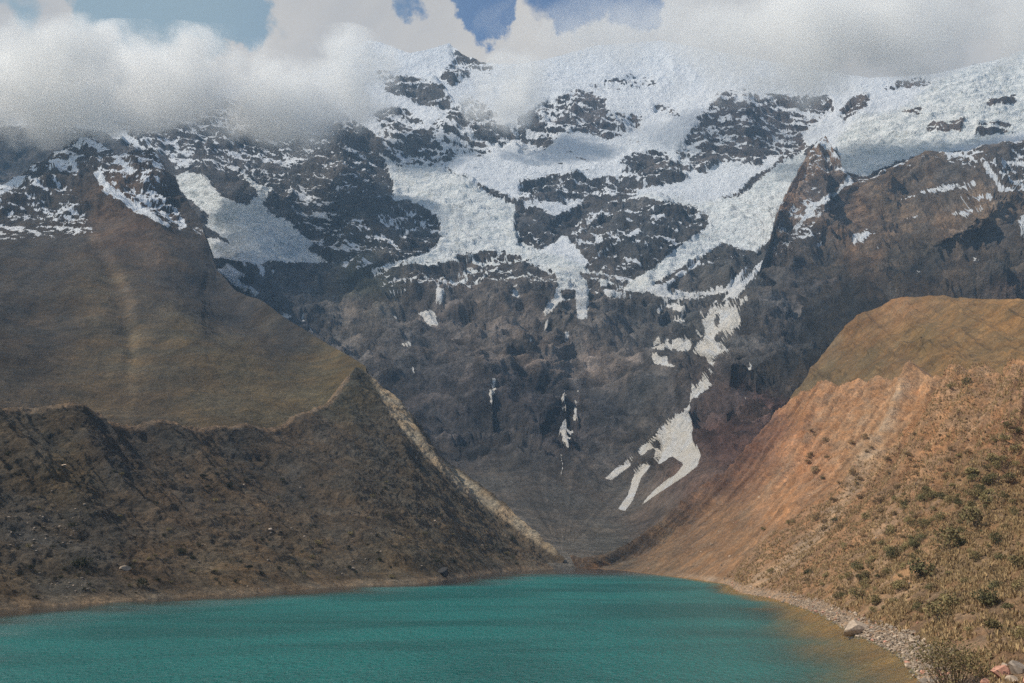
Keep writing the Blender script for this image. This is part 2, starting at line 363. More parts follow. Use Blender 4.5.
# ------------------------------------------------------------------ materials
def terrain_mat(name, fine=3.0, var=0.45, bump=0.5, bump_dist=1.0, snow=True, tint=(1, 1, 1), coarse=40.0, stretch=None, rough=0.95, warm=(1.14, .98, .82)):
    m = bpy.data.materials.new(name); m.use_nodes = True; t = m.node_tree; t.nodes.clear()
    o = N(t, 'ShaderNodeOutputMaterial'); b = N(t, 'ShaderNodeBsdfPrincipled'); t.links.new(b.outputs[0], o.inputs[0])
    b.inputs['Specular IOR Level'].default_value = 0.15
    geo = N(t, 'ShaderNodeNewGeometry'); pos = geo.outputs['Position']
    if stretch:
        mp = N(t, 'ShaderNodeMapping'); mp.inputs['Scale'].default_value = stretch[:3]; mp.inputs['Rotation'].default_value = stretch[3]
        t.links.new(pos, mp.inputs[0]); vec = mp.outputs[0]
    else: vec = pos
    col = N(t, 'ShaderNodeAttribute', attribute_name='Col').outputs['Color']
    a = noise_node(t, vec, 1 / fine, 8, 0.7); c = noise_node(t, pos, 1 / coarse, 6, 0.6, 0.4)
    f1 = N(t, 'ShaderNodeMapRange'); t.links.new(a.outputs['Fac'], f1.inputs[0]); f1.inputs[1].default_value = .25; f1.inputs[2].default_value = .75
    f1.inputs[3].default_value = 1 - var; f1.inputs[4].default_value = 1 + var
    f2 = N(t, 'ShaderNodeMapRange'); t.links.new(c.outputs['Fac'], f2.inputs[0]); f2.inputs[1].default_value = .3; f2.inputs[2].default_value = .7
    f2.inputs[3].default_value = 1 - var * .5; f2.inputs[4].default_value = 1 + var * .5
    a3 = noise_node(t, vec, 3.6 / fine, 5, 0.75)
    f3 = N(t, 'ShaderNodeMapRange'); t.links.new(a3.outputs['Fac'], f3.inputs[0]); f3.inputs[1].default_value = .3; f3.inputs[2].default_value = .7
    f3.inputs[3].default_value = 1 - var * .8; f3.inputs[4].default_value = 1 + var * .8
    g = math_node(t, 'MULTIPLY', math_node(t, 'MULTIPLY', f1.outputs[0], f2.outputs[0]), f3.outputs[0])
    v = N(t, 'ShaderNodeVectorMath', operation='SCALE'); t.links.new(col, v.inputs[0]); t.links.new(g, v.inputs['Scale'])
    hue = noise_node(t, pos, 1 / (fine * 4), 5, .6)
    basec = mixc(t, ramp(t, hue.outputs['Fac'], .35, .65), v.outputs[0], mixc(t, 1.0, v.outputs[0], warm, 'MULTIPLY'))
    basec = mixc(t, 1.0, basec, tint, 'MULTIPLY')
    if snow:
        sa = N(t, 'ShaderNodeAttribute', attribute_name='Snow').outputs['Fac']
        ga = N(t, 'ShaderNodeAttribute', attribute_name='Ice').outputs['Fac']
        sn = noise_node(t, pos, 1 / 9.0, 7, .65)
        sf = math_node(t, 'ADD', sa, math_node(t, 'MULTIPLY', math_node(t, 'SUBTRACT', sn.outputs['Fac'], .5), .5))
        sf = ramp(t, sf, .42, .58)
        dn = noise_node(t, pos, 1 / 30.0, 8, .7, .6)
        ci = N(t, 'ShaderNodeMapping'); ci.inputs['Scale'].default_value = (.6, .6, 2.2); ci.inputs['Rotation'].default_value = (.0, .3, 0); t.links.new(pos, ci.inputs[0])
        cn = noise_node(t, ci.outputs[0], 1 / 22.0, 6, .6, .8)
        ridge = math_node(t, 'ABSOLUTE', math_node(t, 'SUBTRACT', cn.outputs['Fac'], .5))
        ice = mixc(t, ramp(t, dn.outputs['Fac'], .52, .76), (.80, .82, .83), (.50, .50, .46))
        ice = mixc(t, ramp(t, ridge, .026, .0), ice, (.46, .53, .56))
        sepz = N(t, 'ShaderNodeSeparateXYZ'); t.links.new(pos, sepz.inputs[0])
        snc = mixc(t, ga, (.74, .77, .82), ice)
        old = math_node(t, 'MULTIPLY', ramp(t, sepz.outputs[2], 560, 330), ramp(t, dn.outputs['Fac'], .2, .62)); snc = mixc(t, old, snc, (.74, .69, .62))
        basec = mixc(t, sf, basec, snc)
        b.inputs['Roughness'].default_value = .85
    else: b.inputs['Roughness'].default_value = rough
    t.links.new(basec, b.inputs['Base Color'])
    bp = N(t, 'ShaderNodeBump'); bp.inputs['Strength'].default_value = bump; bp.inputs['Distance'].default_value = bump_dist
    t.links.new(math_node(t, 'ADD', a.outputs['Fac'], math_node(t, 'MULTIPLY', a3.outputs['Fac'], .45)), bp.inputs['Height']); t.links.new(bp.outputs[0], b.inputs['Normal'])
    return m

M_mtn = terrain_mat('far_rock_and_snow', fine=16, var=.55, bump=1.0, bump_dist=12, coarse=90, tint=(.97, .99, 1.02), warm=(1.08, .98, .90))
M_massif = terrain_mat('massif_rock', fine=12, var=.5, bump=1.0, bump_dist=11, coarse=70, tint=(1.0, .98, .96))
M_hill = terrain_mat('hill_grass', fine=10, var=.48, bump=1.0, bump_dist=7, coarse=60)
M_left = terrain_mat('moraine_scrub', fine=4.0, var=.62, bump=1.0, bump_dist=2.6, snow=False, coarse=22)
M_rhill = terrain_mat('upper_grass', fine=6, var=.42, bump=.9, bump_dist=3.0, snow=False, coarse=45)
M_right = terrain_mat('ochre_slope', fine=2.2, var=.5, bump=1.0, bump_dist=1.3, snow=False, coarse=14)

# ------------------------------------------------------------------ thin plate surface on inverse distance
def tps(ctrl):
    c = np.asarray(ctrl, float); X = c[:, :2] / 500; y = 1000 / c[:, 2]; n = len(c)
    def U(r2): return np.where(r2 > 0, r2 * np.log(r2 + 1e-12), 0)
    K = U(((X[:, None] - X[None]) ** 2).sum(-1)) + np.eye(n) * 2e-3
    Pm = np.hstack([np.ones((n, 1)), X]); A = np.block([[K, Pm], [Pm.T, np.zeros((3, 3))]])
    w = np.linalg.solve(A, np.concatenate([y, np.zeros(3)]))
    def f(px, py):
        px = px / 500; py = py / 500; r = w[n] + w[n + 1] * px + w[n + 2] * py
        for k in range(n): r = r + w[k] * U((px - X[k, 0]) ** 2 + (py - X[k, 1]) ** 2)
        return 1000 / np.maximum(r, .2)
    return f

def rock_relief(P, amp, big=260, seed=0.0):
    """jagged relief of a rock wall: ridges, tilted ledges and blocks (metres)"""
    w = np.stack([fbm(P, big * .8, 3, off=3 + seed), fbm(P, big * .8, 3, off=11 + seed), fbm(P, big * .8, 3, off=23 + seed)], -1) * big * .25
    Pw = P + w
    r = ridged(Pw * np.array([1, 1, .8]), big, 7, .55, off=seed) - .45
    # tilted strata: ledges that dip to the right
    h = Pw[..., 2] + .28 * Pw[..., 0] + 10 * fbm(P, 90, 4, off=5)
    L = 34.0; ph = h / L; fr = ph - np.floor(ph)
    led = sstep(fr, .55, 1.0) - fr
    h2 = h / 11.0; fr2 = h2 - np.floor(h2); led2 = sstep(fr2, .5, 1.0) - fr2
    return amp * (1.0 * r + .24 * led + .08 * led2 + .26 * fbm(P, 30, 5, .66, off=31 + seed))

def snow_value(Sv, P, n, n0, px):
    up_ = n[..., 2] - n0[..., 2]
    mid = 4 * Sv * (1 - Sv)
    # streaks along the ledges (dipping right) and down the gullies
    q = np.stack([P[..., 0] * .45 - P[..., 2] * .12, P[..., 1] * .3, P[..., 2] * 1.5 + P[..., 0] * .42], -1)
    st = fbm(q, 34, 5, .62, off=2.2)
    br = fbm(P, 80, 5, .55, off=8.8)
    fi = fbm(P * np.array([1, 1, 1.5]), 11, 3, .6, off=3.8)
    lowp = sstep(Sv, .1, .4) * sstep(-n0[..., 2], -2, 0)
    v = Sv + mid * (2.1 * st + .7 * br + 1.1 * up_ + 2.0 * fi) + (1 - mid) * .10 * st
    return v

# ---------------------------------------------------------------- the far mountain wall
crest = np.array([(-320,150),(-120,120),(60,100),(160,96),(250,85),(300,78),(330,64),(345,50),(358,44),(370,40),(385,44),(410,53),(430,48),(450,42),(462,52),(480,60),(500,64),(520,64),(560,55),(600,45),(660,40),(720,52),(800,66),(870,78),(930,74),(960,68),(1000,58),(1024,50),(1220,5)], float)
ctrl = [(x, y, d) for x in (250, 420, 560, 640) for y, d in ((590,585),(568,640),(550,750),(530,850),(500,980),(450,1150),(400,1330),(350,1500),(300,1690),(250,1900),(200,2130),(150,2340),(100,2540),(40,2800))]
ctrl += [(-320,150,2500),(-100,120,2600),(100,110,2600),(60,300,2000),(-320,400,1500),(100,500,1200),(-320,590,900),(100,590,700),
         (720,590,560),(720,540,640),(710,500,760),(705,450,930),(700,410,1150),(700,350,1420),(700,300,1640),(700,250,1900),(740,195,2150),(740,100,2500),(760,400,1120),(760,440,980),(780,480,860),(760,330,1400),(780,270,1750),
         (850,150,2250),(850,80,2480),(950,100,2300),(1024,130,2180),(1024,60,2400),(1220,20,2300),(1220,200,1800),(1024,300,1700),(1220,500,1000),(900,500,900),(900,590,650),(200,250,2050),(200,180,2250),(300,260,2000)]
fD = tps(ctrl)
nx, ny = int(1540 * Q * .84), int(600 * Q)
us = np.linspace(-320, 1220, nx)
cy = np.interp(us, crest[:, 0], crest[:, 1])
ts = np.linspace(0, 1, ny)[:, None]
PX = np.broadcast_to(us[None], (ny, nx)); PY = cy[None] + (592 - cy[None]) * ts
D = fD(PX, PY)
# buttresses stand out from the wall
def bump2(x, y, sx, sy, ang=0.0):
    c_, s_ = math.cos(ang), math.sin(ang); dx, dy = PX - x, PY - y
    return np.exp(-((dx * c_ + dy * s_) / sx) ** 2 - ((-dx * s_ + dy * c_) / sy) ** 2)
D = D - 150 * bump2(345, 195, 34, 85, -.35) - 70 * bump2(405, 230, 28, 26) - 80 * bump2(640, 238, 55, 38) - 45 * bump2(538, 226, 18, 20) \
      - 60 * bump2(235, 185, 25, 20) - 60 * bump2(700, 130, 60, 25, -.3) - 50 * bump2(590, 115, 50, 20, -.2) - 40 * bump2(430, 120, 50, 30) \
      + 20 * bump2(565, 400, 12, 90, .1) + 40 * bump2(700, 370, 22, 60) - 40 * bump2(630, 400, 40, 40) - 40 * bump2(480, 350, 70, 20)
P = at(PX, PY, D)
n = normals(P)
# where snow lies deep the rock relief is buried
wx = 3.5 * fbm(P, 60, 4, off=40.1); wy = 3.0 * fbm(P, 60, 4, off=50.7)
finew = sstep(np.abs(PY - 330), 230, 60)
fk = 1 - .78 * sstep(PY, 240, 275); fw1 = fk * 5.0 * fbm(P, 16, 4, .65, off=141); fw2 = fk * 4.0 * fbm(P, 16, 4, .65, off=157); wx = wx * (.4 + .6 * fk); wy = wy * (.4 + .6 * fk)
Sv = sample(SN, PX + wx * .7 + fw1, PY + wy * .7 + fw2)
Gv = sample(GLB, PX + wx, PY + wy)
calm = sstep(Sv, .55, .95)
talus = sstep(PY + 8 * fbm(P, 150, 3), 425, 500)
amp = 62 * (1 - .72 * calm) * (1 - .93 * talus) * (1 - .35 * sstep(PY, 300, 380) * sstep(PY, 460, 380))
rel = rock_relief(P, 1.0, 300)
crev = ridged(P * np.array([.7, 1, 2.0]), 45, 5, .6, off=6.6) - .45
d_ = amp * rel + 17 * calm * np.clip(Gv, 0, 1) * crev + 1.2 * talus * fbm(P, 20, 4)
slab = ridged(P * np.array([.30, .30, 1.5]) + 25 * fbm(P, 140, 3, off=71)[..., None], 75, 5, .55, off=61) - .45
d_ = d_ + 42 * slab * sstep(PY, 255, 290) * sstep(PY, 470, 410)
edge = sstep(PY - cy[None], 0, 18)
cr_n = (sstep(PY, 580, 560) * 1.0)
d_ = d_ * (.35 + .65 * edge) * (.05 + .95 * sstep(PY, 575, 545))
P2 = P + n * d_[..., None]
n2_ = normals(P2)
PXo, PYo = PX, PY; PX, PY = to_pix(P2)
Sv = sample(SN, PX + wx * .7 + fw1, PY + wy * .7 + fw2); Gv = sample(GLB, PX + wx, PY + wy)
talus = np.where(PYo > 590, 1, talus)
sv = snow_value(Sv, P2, n2_, n, PX)
sv = sv + .9 * fbm(P, 13, 4, .65, off=91) * sstep(PY, 270, 300) * sstep(Sv, .3, .7)
sv = np.where(talus > .3, sample(SN, PX + fw1 * .45, PY + fw2 * .45) + .2 * fbm(P, 9, 3, off=91), sv)
cols = color_field([
  (380,100,.11,.105,.10),(600,120,.11,.10,.10),(760,120,.12,.105,.10),(350,180,.085,.08,.075),(340,230,.075,.07,.062),(400,235,.08,.078,.078),(640,240,.08,.08,.08),(540,225,.08,.078,.08),
  (300,260,.08,.078,.08),(360,280,.085,.09,.07),(450,310,.115,.10,.092),(520,340,.18,.152,.132),(580,362,.20,.165,.142),(545,350,.18,.15,.13),(610,372,.16,.135,.118),(470,300,.15,.128,.112),(350,310,.13,.115,.10),(470,410,.062,.060,.064),(540,400,.062,.058,.062),(600,410,.062,.060,.062),(500,445,.075,.07,.068),(560,320,.12,.11,.10),(400,350,.095,.088,.085),(300,330,.085,.085,.09),(640,320,.10,.094,.088),
  (720,280,.10,.094,.085),(690,320,.09,.086,.08),(625,345,.15,.13,.115),(640,390,.085,.08,.075),(520,390,.085,.075,.075),(430,390,.085,.078,.078),(480,430,.08,.072,.07),(560,430,.075,.067,.068),(640,430,.09,.082,.075),
  (500,480,.10,.09,.078),(560,500,.115,.103,.09),(600,540,.13,.118,.10),(560,550,.14,.125,.105),(620,500,.12,.105,.09),(660,520,.12,.095,.078),(700,480,.125,.085,.068),(730,440,.13,.078,.065),(770,400,.13,.078,.066),(740,400,.11,.078,.07),
  (760,370,.09,.082,.075),(800,350,.085,.08,.075),(740,340,.085,.08,.075),(550,540,.14,.125,.105),(850,150,.13,.10,.08),(200,200,.09,.085,.085),(-100,300,.1,.1,.1)], PX + 18 * fbm(P, 120, 4, off=9.9), PY + 10 * fbm(P, 120, 4, off=19.9), 50)
cols = cols * (1 + .22 * sstep(PY, 280, 300) * sstep(PY, 400, 350))[..., None]
fan = np.arctan2(552 - PY, PX - 562) ; fr_ = np.hypot(PX - 562, PY - 552)
fanN = fbm(np.stack([fan * 9, fr_ / 160, fr_ * 0 + 1.7], -1), 1.0, 5, .65)
cols = cols * (1 + .9 * fanN * talus)[..., None] * (1 + .12 * talus)[..., None]
# veins of darker and paler strata, then crease lines painted dark as rock shading
q = np.stack([P[..., 0] * .3, P[..., 1] * .3, P[..., 2] * 1.4 + P[..., 0] * .25], -1)
vein = fbm(q, 60, 5, .6, off=77) + .6 * (slab)
cols = cols * (1 + .8 * vein * (1 - .6 * talus))[..., None]
cr = 1 - np.abs(perlin((q + 30 * fbm(P, 160, 3, off=8)[..., None]) / 34.0)) * 5.5
cr2 = 1 - np.abs(perlin((P * np.array([.8, .5, .5]) + 20 * fbm(P, 90, 3, off=28)[..., None]) / 60.0 + 7)) * 7
crk = np.clip(cr, 0, 1) * sstep(fbm(P, 120, 3, off=3), -.15, .15) + .7 * np.clip(cr2, 0, 1)
cols = cols * (1 - .55 * np.clip(crk, 0, 1) * (1 - talus))[..., None]
cr3 = np.clip(1 - np.abs(perlin((q * np.array([1, 1, 1.4]) + 26 * fbm(P, 110, 3, off=48)[..., None]) / 50.0 + 31)) * 6, 0, 1) * sstep(fbm(P, 90, 3, off=63), -.05, .2)
cols = cols * (1 + .7 * cr3 * (1 - talus))[..., None]
stain = new_map(0.0); stroke(stain, [(566,378),(568,420),(564,470)], 12, 1.0); stroke(stain, [(492,372),(490,415)], 7, .8); stroke(stain, [(412,355),(414,385)], 5, .8); stain = sample(blur(stain, 4), PX, PY)
cols = cols * (1 - .5 * stain)[..., None]
# pale meltwater streaks down the lower wall
fl = fbm(np.stack([P[..., 0] * 1.0, P[..., 1] * .05, P[..., 2] * .08], -1), 16, 4, .6, off=3.3)
cols = cols * (1 + .5 * np.clip(fl, -.5, 1) * sstep(PY, 300, 360) * (1 - .5 * talus))[..., None]
grid_mesh('mountain', P2, M_mtn, {'Col': np.clip(cols, .01, .9), 'Snow': sv, 'Ice': Gv})

# ---------------------------------------------------------------- the rock massif on the right, in front of the glacier
dc = np.array([(728,395),(738,345),(752,300),(762,262),(770,240),(776,216),(786,192),(798,166),(806,155),(812,148),(820,140),(826,136),(832,146),(840,158),(846,170),(856,180),(870,177),(884,166),(900,161),(930,152),(960,148),(1000,140),(1024,134),(1220,100)], float)
fDD = tps([(826,136,1980),(776,216,1900),(762,262,1760),(752,300,1600),(740,345,1400),(728,400,1200),(800,250,1800),(780,350,1400),(800,300,1560),(850,180,1930),(850,250,1700),(900,161,1900),(930,200,1760),(900,250,1600),(960,148,1850),
            (1024,134,1800),(1220,100,1700),(1024,200,1600),(1024,290,1320),(960,290,1330),(900,300,1330),(850,330,1280),(1220,300,1200),(800,400,1120),(1220,450,900),(900,450,1000),(830,200,1900),(940,230,1560),(985,215,1520),(880,280,1460)])
nx, ny = int(520 * Q), int(330 * Q)
us = np.linspace(728, 1220, nx); cy = np.interp(us, dc[:, 0], dc[:, 1]); ts = np.linspace(0, 1, ny)[:, None] ** 1.0
PX = np.broadcast_to(us[None], (ny, nx)); PY = cy[None] + (450 - cy[None]) * ts
D = fDD(PX, PY)
D = D - 70 * bump2(990, 205, 30, 22, -.5) - 60 * bump2(930, 235, 60, 14, -.35) - 60 * bump2(820, 215, 18, 50, .25) + 22 * bump2(965, 245, 50, 14, -.4) - 50 * bump2(880, 215, 14, 50) + 40 * bump2(860, 200, 8, 50) + 60 * bump2(800, 310, 40, 40)
P = at(PX, PY, D); n = normals(P)
rel = rock_relief(P, 1.0, 210, 4.0)
vert = ridged(np.stack([P[..., 0], P[..., 1] * .4, P[..., 2] * .22], -1), 80, 6, .55, off=7.1) - .45
e = sstep(PY - cy[None], 0, 10)
P2 = P + n * ((58 * rel + 40 * vert) * (.3 + .7 * e))[..., None]
back = P2[0] + np.array([0, 260, -180.0]); P2 = np.concatenate([back[None], P2], 0)
PX = np.concatenate([PX[:1], PX]); PY = np.concatenate([PY[:1], PY])
n_ = normals(P2); n = np.concatenate([n[:1], n])
wx = 2.5 * fbm(P2, 50, 4, off=40.1)
PX, PY = to_pix(P2)
sv = snow_value(sample(SD, PX + wx, PY + wx), P2, n_, n, PX)
cols = color_field([(800,175,.30,.21,.155),(785,205,.26,.18,.13),(815,160,.22,.16,.12),(825,190,.11,.095,.09),(800,240,.09,.08,.075),(850,215,.17,.12,.085),(870,250,.17,.12,.085),(900,200,.15,.115,.085),(950,190,.12,.10,.085),(1000,165,.10,.09,.085),  # sunlit left face of the buttress painted in as paler tan
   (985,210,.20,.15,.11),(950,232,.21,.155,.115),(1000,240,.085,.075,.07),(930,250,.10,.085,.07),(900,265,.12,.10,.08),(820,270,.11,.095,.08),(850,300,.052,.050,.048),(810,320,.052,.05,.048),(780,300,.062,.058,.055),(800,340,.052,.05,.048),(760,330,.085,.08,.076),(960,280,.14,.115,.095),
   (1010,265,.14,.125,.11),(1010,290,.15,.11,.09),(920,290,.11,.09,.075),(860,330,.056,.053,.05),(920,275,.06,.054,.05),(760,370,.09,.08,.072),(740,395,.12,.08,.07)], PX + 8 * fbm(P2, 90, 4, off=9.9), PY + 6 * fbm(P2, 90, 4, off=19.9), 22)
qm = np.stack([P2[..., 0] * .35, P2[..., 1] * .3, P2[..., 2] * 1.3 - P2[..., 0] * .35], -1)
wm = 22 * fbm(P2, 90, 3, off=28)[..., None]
ck = np.clip(1 - np.abs(perlin((qm + wm) / 30.0)) * 5, 0, 1); ck2 = np.clip(1 - np.abs(perlin((P2 + wm) / 48.0 + 9)) * 6, 0, 1); ck3 = np.clip(1 - np.abs(perlin((qm + wm) / 44.0 + 19)) * 6, 0, 1) * sstep(fbm(P2, 80, 3, off=63), -.05, .2)  # crack lines drawn into the colour in place of relief shading
cols = cols * (.86 + .42 * sstep(PY, 275, 235))[..., None] * np.array([.90, .95, 1.0]) * (1 + .6 * fbm(P2, 45, 5, .6, off=77))[..., None] * (1 - .5 * np.maximum(ck, .8 * ck2))[..., None] * (1 + .6 * ck3)[..., None]  # upper cliffs brightened in the colour for their sunlit faces
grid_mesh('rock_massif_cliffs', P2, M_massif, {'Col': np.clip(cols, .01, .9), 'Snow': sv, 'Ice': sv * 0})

# ---------------------------------------------------------------- ruled slopes between a foot line and a crest line
def interp_rows(rows, s):
    a = np.asarray(rows, float); k = np.linspace(0, 1, len(a))
    # smooth (Catmull-like) through linear + light smoothing
    v = np.stack([np.interp(s, k, a[:, j]) for j in range(3)], -1)
    ker = np.hanning(max(5, int(len(s) / len(a) * .42)) | 1); ker /= ker.sum(); h = len(ker) // 2
    out_ = np.empty_like(v)
    for j in range(3):
        pad = np.concatenate([2 * v[0, j] - v[1:h + 1, j][::-1], v[:, j], 2 * v[-1, j] - v[-h - 1:-1, j][::-1]])
        out_[:, j] = np.convolve(pad, ker, 'valid')
    return out_

def slope(foot, top, nu, nt_, t0=0.0, t1=1.0, tp=1.0, back=None, sp=None, soft=0):
    s = np.linspace(0, 1, nu) if sp is None else sp
    A = interp_rows(foot, s); B = interp_rows(top, s)
    t = t0 + (t1 - t0) * np.linspace(0, 1, nt_) ** tp
    P = A[None] * (1 - t)[:, None, None] + B[None] * t[:, None, None]
    if soft:
        ker = np.hanning(int(nu * soft) | 1); ker /= ker.sum(); h = len(ker) // 2; Bs = np.empty_like(B)
        for j in range(3):
            pad = np.concatenate([2 * B[0, j] - B[1:h + 1, j][::-1], B[:, j], 2 * B[-1, j] - B[-h - 1:-1, j][::-1]]); Bs[:, j] = np.convolve(pad, ker, 'valid')
        k_ = sstep(t, .35, 1.0)[:, None, None]; BB = Bs[None] * (1 - k_) + B[None] * k_
        P = A[None] * (1 - t)[:, None, None] + BB * t[:, None, None]
    return P, np.broadcast_to(s[None], P.shape[:2]), np.broadcast_to(t[:, None], P.shape[:2])

def add_back(P, dv, rows=5):
    k = np.linspace(0, 1, rows + 1)[1:, None, None]
    ext = P[-1][None] + k * np.array(dv)[None, None] - (k ** 2) * np.array([0, 0, abs(dv[2])])[None, None] * .6
    return np.concatenate([P, ext], 0)

# left moraine wall
Lfoot = [at_z(-420, 690), at_z(-250, 645), at_z(-60, 617), at_z(40, 607), at_z(140, 600), at_z(250, 594), at_z(345, 586), at_z(420, 583.5), at_z(470, 576), at_z(505, 571.5), at_z(530, 570), at_z(550, 569), at_z(562, 568.4)]
Ltop = [at(-900, 380, 240), at(-500, 398, 300), at(-100, 401, 370), at(0, 403, 410), at(82, 406, 450), at(108, 421, 470), at(200, 424, 540), at(280, 424, 620), at(330, 402, 700), at(358, 362, 790), at(400, 397, 775), at(438, 456, 755), at(502, 505, 725), at(562, 562, 680)]
sp = np.linspace(0, 1, int(1100 * Q)) ** .9
P, s_, t_ = slope(Lfoot, Ltop, int(1100 * Q), int(420 * Q), -.10, 1.0, 1.0, sp=sp)
t_full = t_
n = normals(P)
prof = -9 * np.sin(np.pi * np.clip(t_, 0, 1)) * (s_ < 2)
gul = ridged(np.stack([(P[..., 1] * .8 + P[..., 0] * .5), P[..., 2] * .22, P[..., 0] * .12], -1), 60, 6, .55, off=1.7) - .45
rough_ = fbm(P, 18, 6, .62, off=4.4); lump = fbm(P, 55, 3, .5, off=14.4)
tt = np.clip(t_, 0, 1)
d_ = prof * .6 + (13 * gul * sstep(tt, .15, .7) + 3.0 * rough_ + 4.0 * lump) * sstep(t_, .0, .10) * (1 - .55 * sstep(t_, .9, 1.0)) + .7 * fbm(P, 4, 3, off=2) + 1.8 * fbm(P, 9, 4, .6, off=3) * sstep(t_, .05, .2)
P2 = P + n * d_[..., None]
P2 = add_back(P2, (-60, 90, -40))
PXl, PYl = to_pix(P2)
cols = color_field([(40,440,.085,.074,.058),(120,440,.062,.056,.05),(60,470,.10,.082,.055),(180,450,.068,.06,.05),(250,450,.065,.057,.047),(300,430,.08,.065,.05),(340,400,.075,.07,.052),(330,440,.085,.072,.058),(380,450,.085,.075,.06),
   (30,530,.085,.078,.068),(100,540,.085,.074,.06),(60,580,.08,.07,.055),(180,500,.10,.08,.06),(250,520,.105,.083,.06),(150,570,.105,.08,.055),(230,570,.15,.115,.075),(300,560,.12,.093,.062),(350,520,.10,.082,.062),(400,560,.11,.09,.062),
   (420,500,.10,.085,.063),(460,550,.105,.087,.06),(500,550,.10,.085,.062),(530,560,.13,.105,.075),(0,600,.12,.095,.065),(300,480,.08,.07,.058),(200,470,.085,.068,.05)], PXl + 14 * fbm(P2, 40, 4, off=9.9), PYl + 8 * fbm(P2, 40, 4, off=19.9), 30)
strip = new_map(0.0)
fill(strip, [(354,358),(366,360),(385,384),(402,400),(418,430),(436,455),(470,480),(500,503),(530,520),(556,536),(556,556),(540,546),(505,520),(470,497),(428,460),(410,440),(390,412),(370,376)], 1.0)
strip = sample(blur(strip, 2), PXl + 2 * fbm(P2, 20, 3), PYl)
cols = cols * (1 + .45 * fbm(P2, 14, 5, .6, off=66))[..., None]
cols = cols * (1 - strip[..., None]) + strip[..., None] * np.array([.33, .28, .205]) * (1 + .2 * fbm(P2, 12, 4))[..., None]
beach = sstep(P2[..., 2], 3.0, .8)
cols = cols * (1 - beach[..., None]) + beach[..., None] * np.array([.20, .16, .115])
rim = sstep(t_full, .965, .99); rim = np.concatenate([rim, np.ones((5, rim.shape[1]))], 0) * (PXl < 350)
cols = cols * (1 - .6 * rim[..., None]) + .6 * rim[..., None] * np.array([.30, .22, .15])
grid_mesh('moraine_slope', P2, M_left, {'Col': np.clip(cols, .01, .9)})
LEFT = P2.reshape(-1, 3)

# left hillside
hc = np.array([(-320,168),(-200,176),(-60,188),(0,181),(30,163),(60,149),(76,140),(88,133),(100,142),(118,156),(134,150),(152,151),(170,172),(188,198),(203,222),(208,246),(216,270),(236,290),(262,300),(290,320),(330,345),(352,357),(366,366)], float)
fH = tps([(-320,168,1500),(-60,188,1600),(0,181,1640),(88,133,1780),(134,150,1700),(188,198,1560),(208,246,1430),(236,290,1280),(262,300,1200),(290,320,1120),(330,345,980),(366,366,815),(352,380,790),(340,400,770),
          (100,300,1080),(60,240,1360),(150,230,1400),(200,330,1000),(170,280,1180),(30,350,860),(100,370,830),(200,420,690),(100,440,620),(0,440,570),(290,410,740),(-320,440,480),(-320,300,900),(250,360,920),(366,450,700),(200,470,600)])
nx, ny = int(760 * Q), int(380 * Q)
us = np.linspace(-320, 366, nx); cy = np.interp(us, hc[:, 0], hc[:, 1]); ts = np.linspace(1, 0, ny)[:, None]
PX = np.broadcast_to(us[None], (ny, nx)); PY = cy[None] + (455 - cy[None]) * ts
D = fH(PX, PY)
D = D - 45 * bump2(150, 215, 22, 60, -.6) + 45 * bump2(215, 285, 60, 14, .75) + 30 * bump2(240, 318, 60, 10, .55) + 30 * bump2(118, 300, 12, 80, -.25) - 30 * bump2(190, 330, 30, 50, -.6) + 40 * bump2(30, 320, 50, 20, -.3) - 40 * bump2(60, 290, 50, 22, -.2)
P = at(PX, PY, D); t_ = 1 - np.broadcast_to(ts, P.shape[:2])
n = normals(P)
PXl, PYl = to_pix(P)
high = sstep(PYl + 14 * fbm(P, 150, 4), 245, 190) * sstep(PXl, 330, 230)
rel = rock_relief(P, 1.0, 170, 9.0)
spur = ridged(np.stack([P[..., 0] + .35 * P[..., 1], P[..., 1] * .15, P[..., 2] * .2], -1), 260, 6, .5, off=5.5) - .45
prof = 0
d_ = prof + (46 * rel * high + 11 * spur * (1 - .5 * high) * sstep(t_, 0, .3) + 5.0 * fbm(P, 45, 5, .6) + 22 * fbm(P, 230, 3, off=61) * sstep(t_, .05, .3)) * (1 - .6 * sstep(t_, .93, 1)) * (1 - .7 * sstep(PXl, 240, 350))
P2 = P + n * d_[..., None]
P2 = add_back(P2, (40, 260, -200))
PXl, PYl = to_pix(P2)
n_ = normals(P2); n = np.concatenate([n, np.repeat(n[-1:], 5, 0)])
wx = 3 * fbm(P2, 50, 4, off=40.1)
sv = snow_value(sample(SH, PXl + wx, PYl + wx), P2, n_, n, PXl)
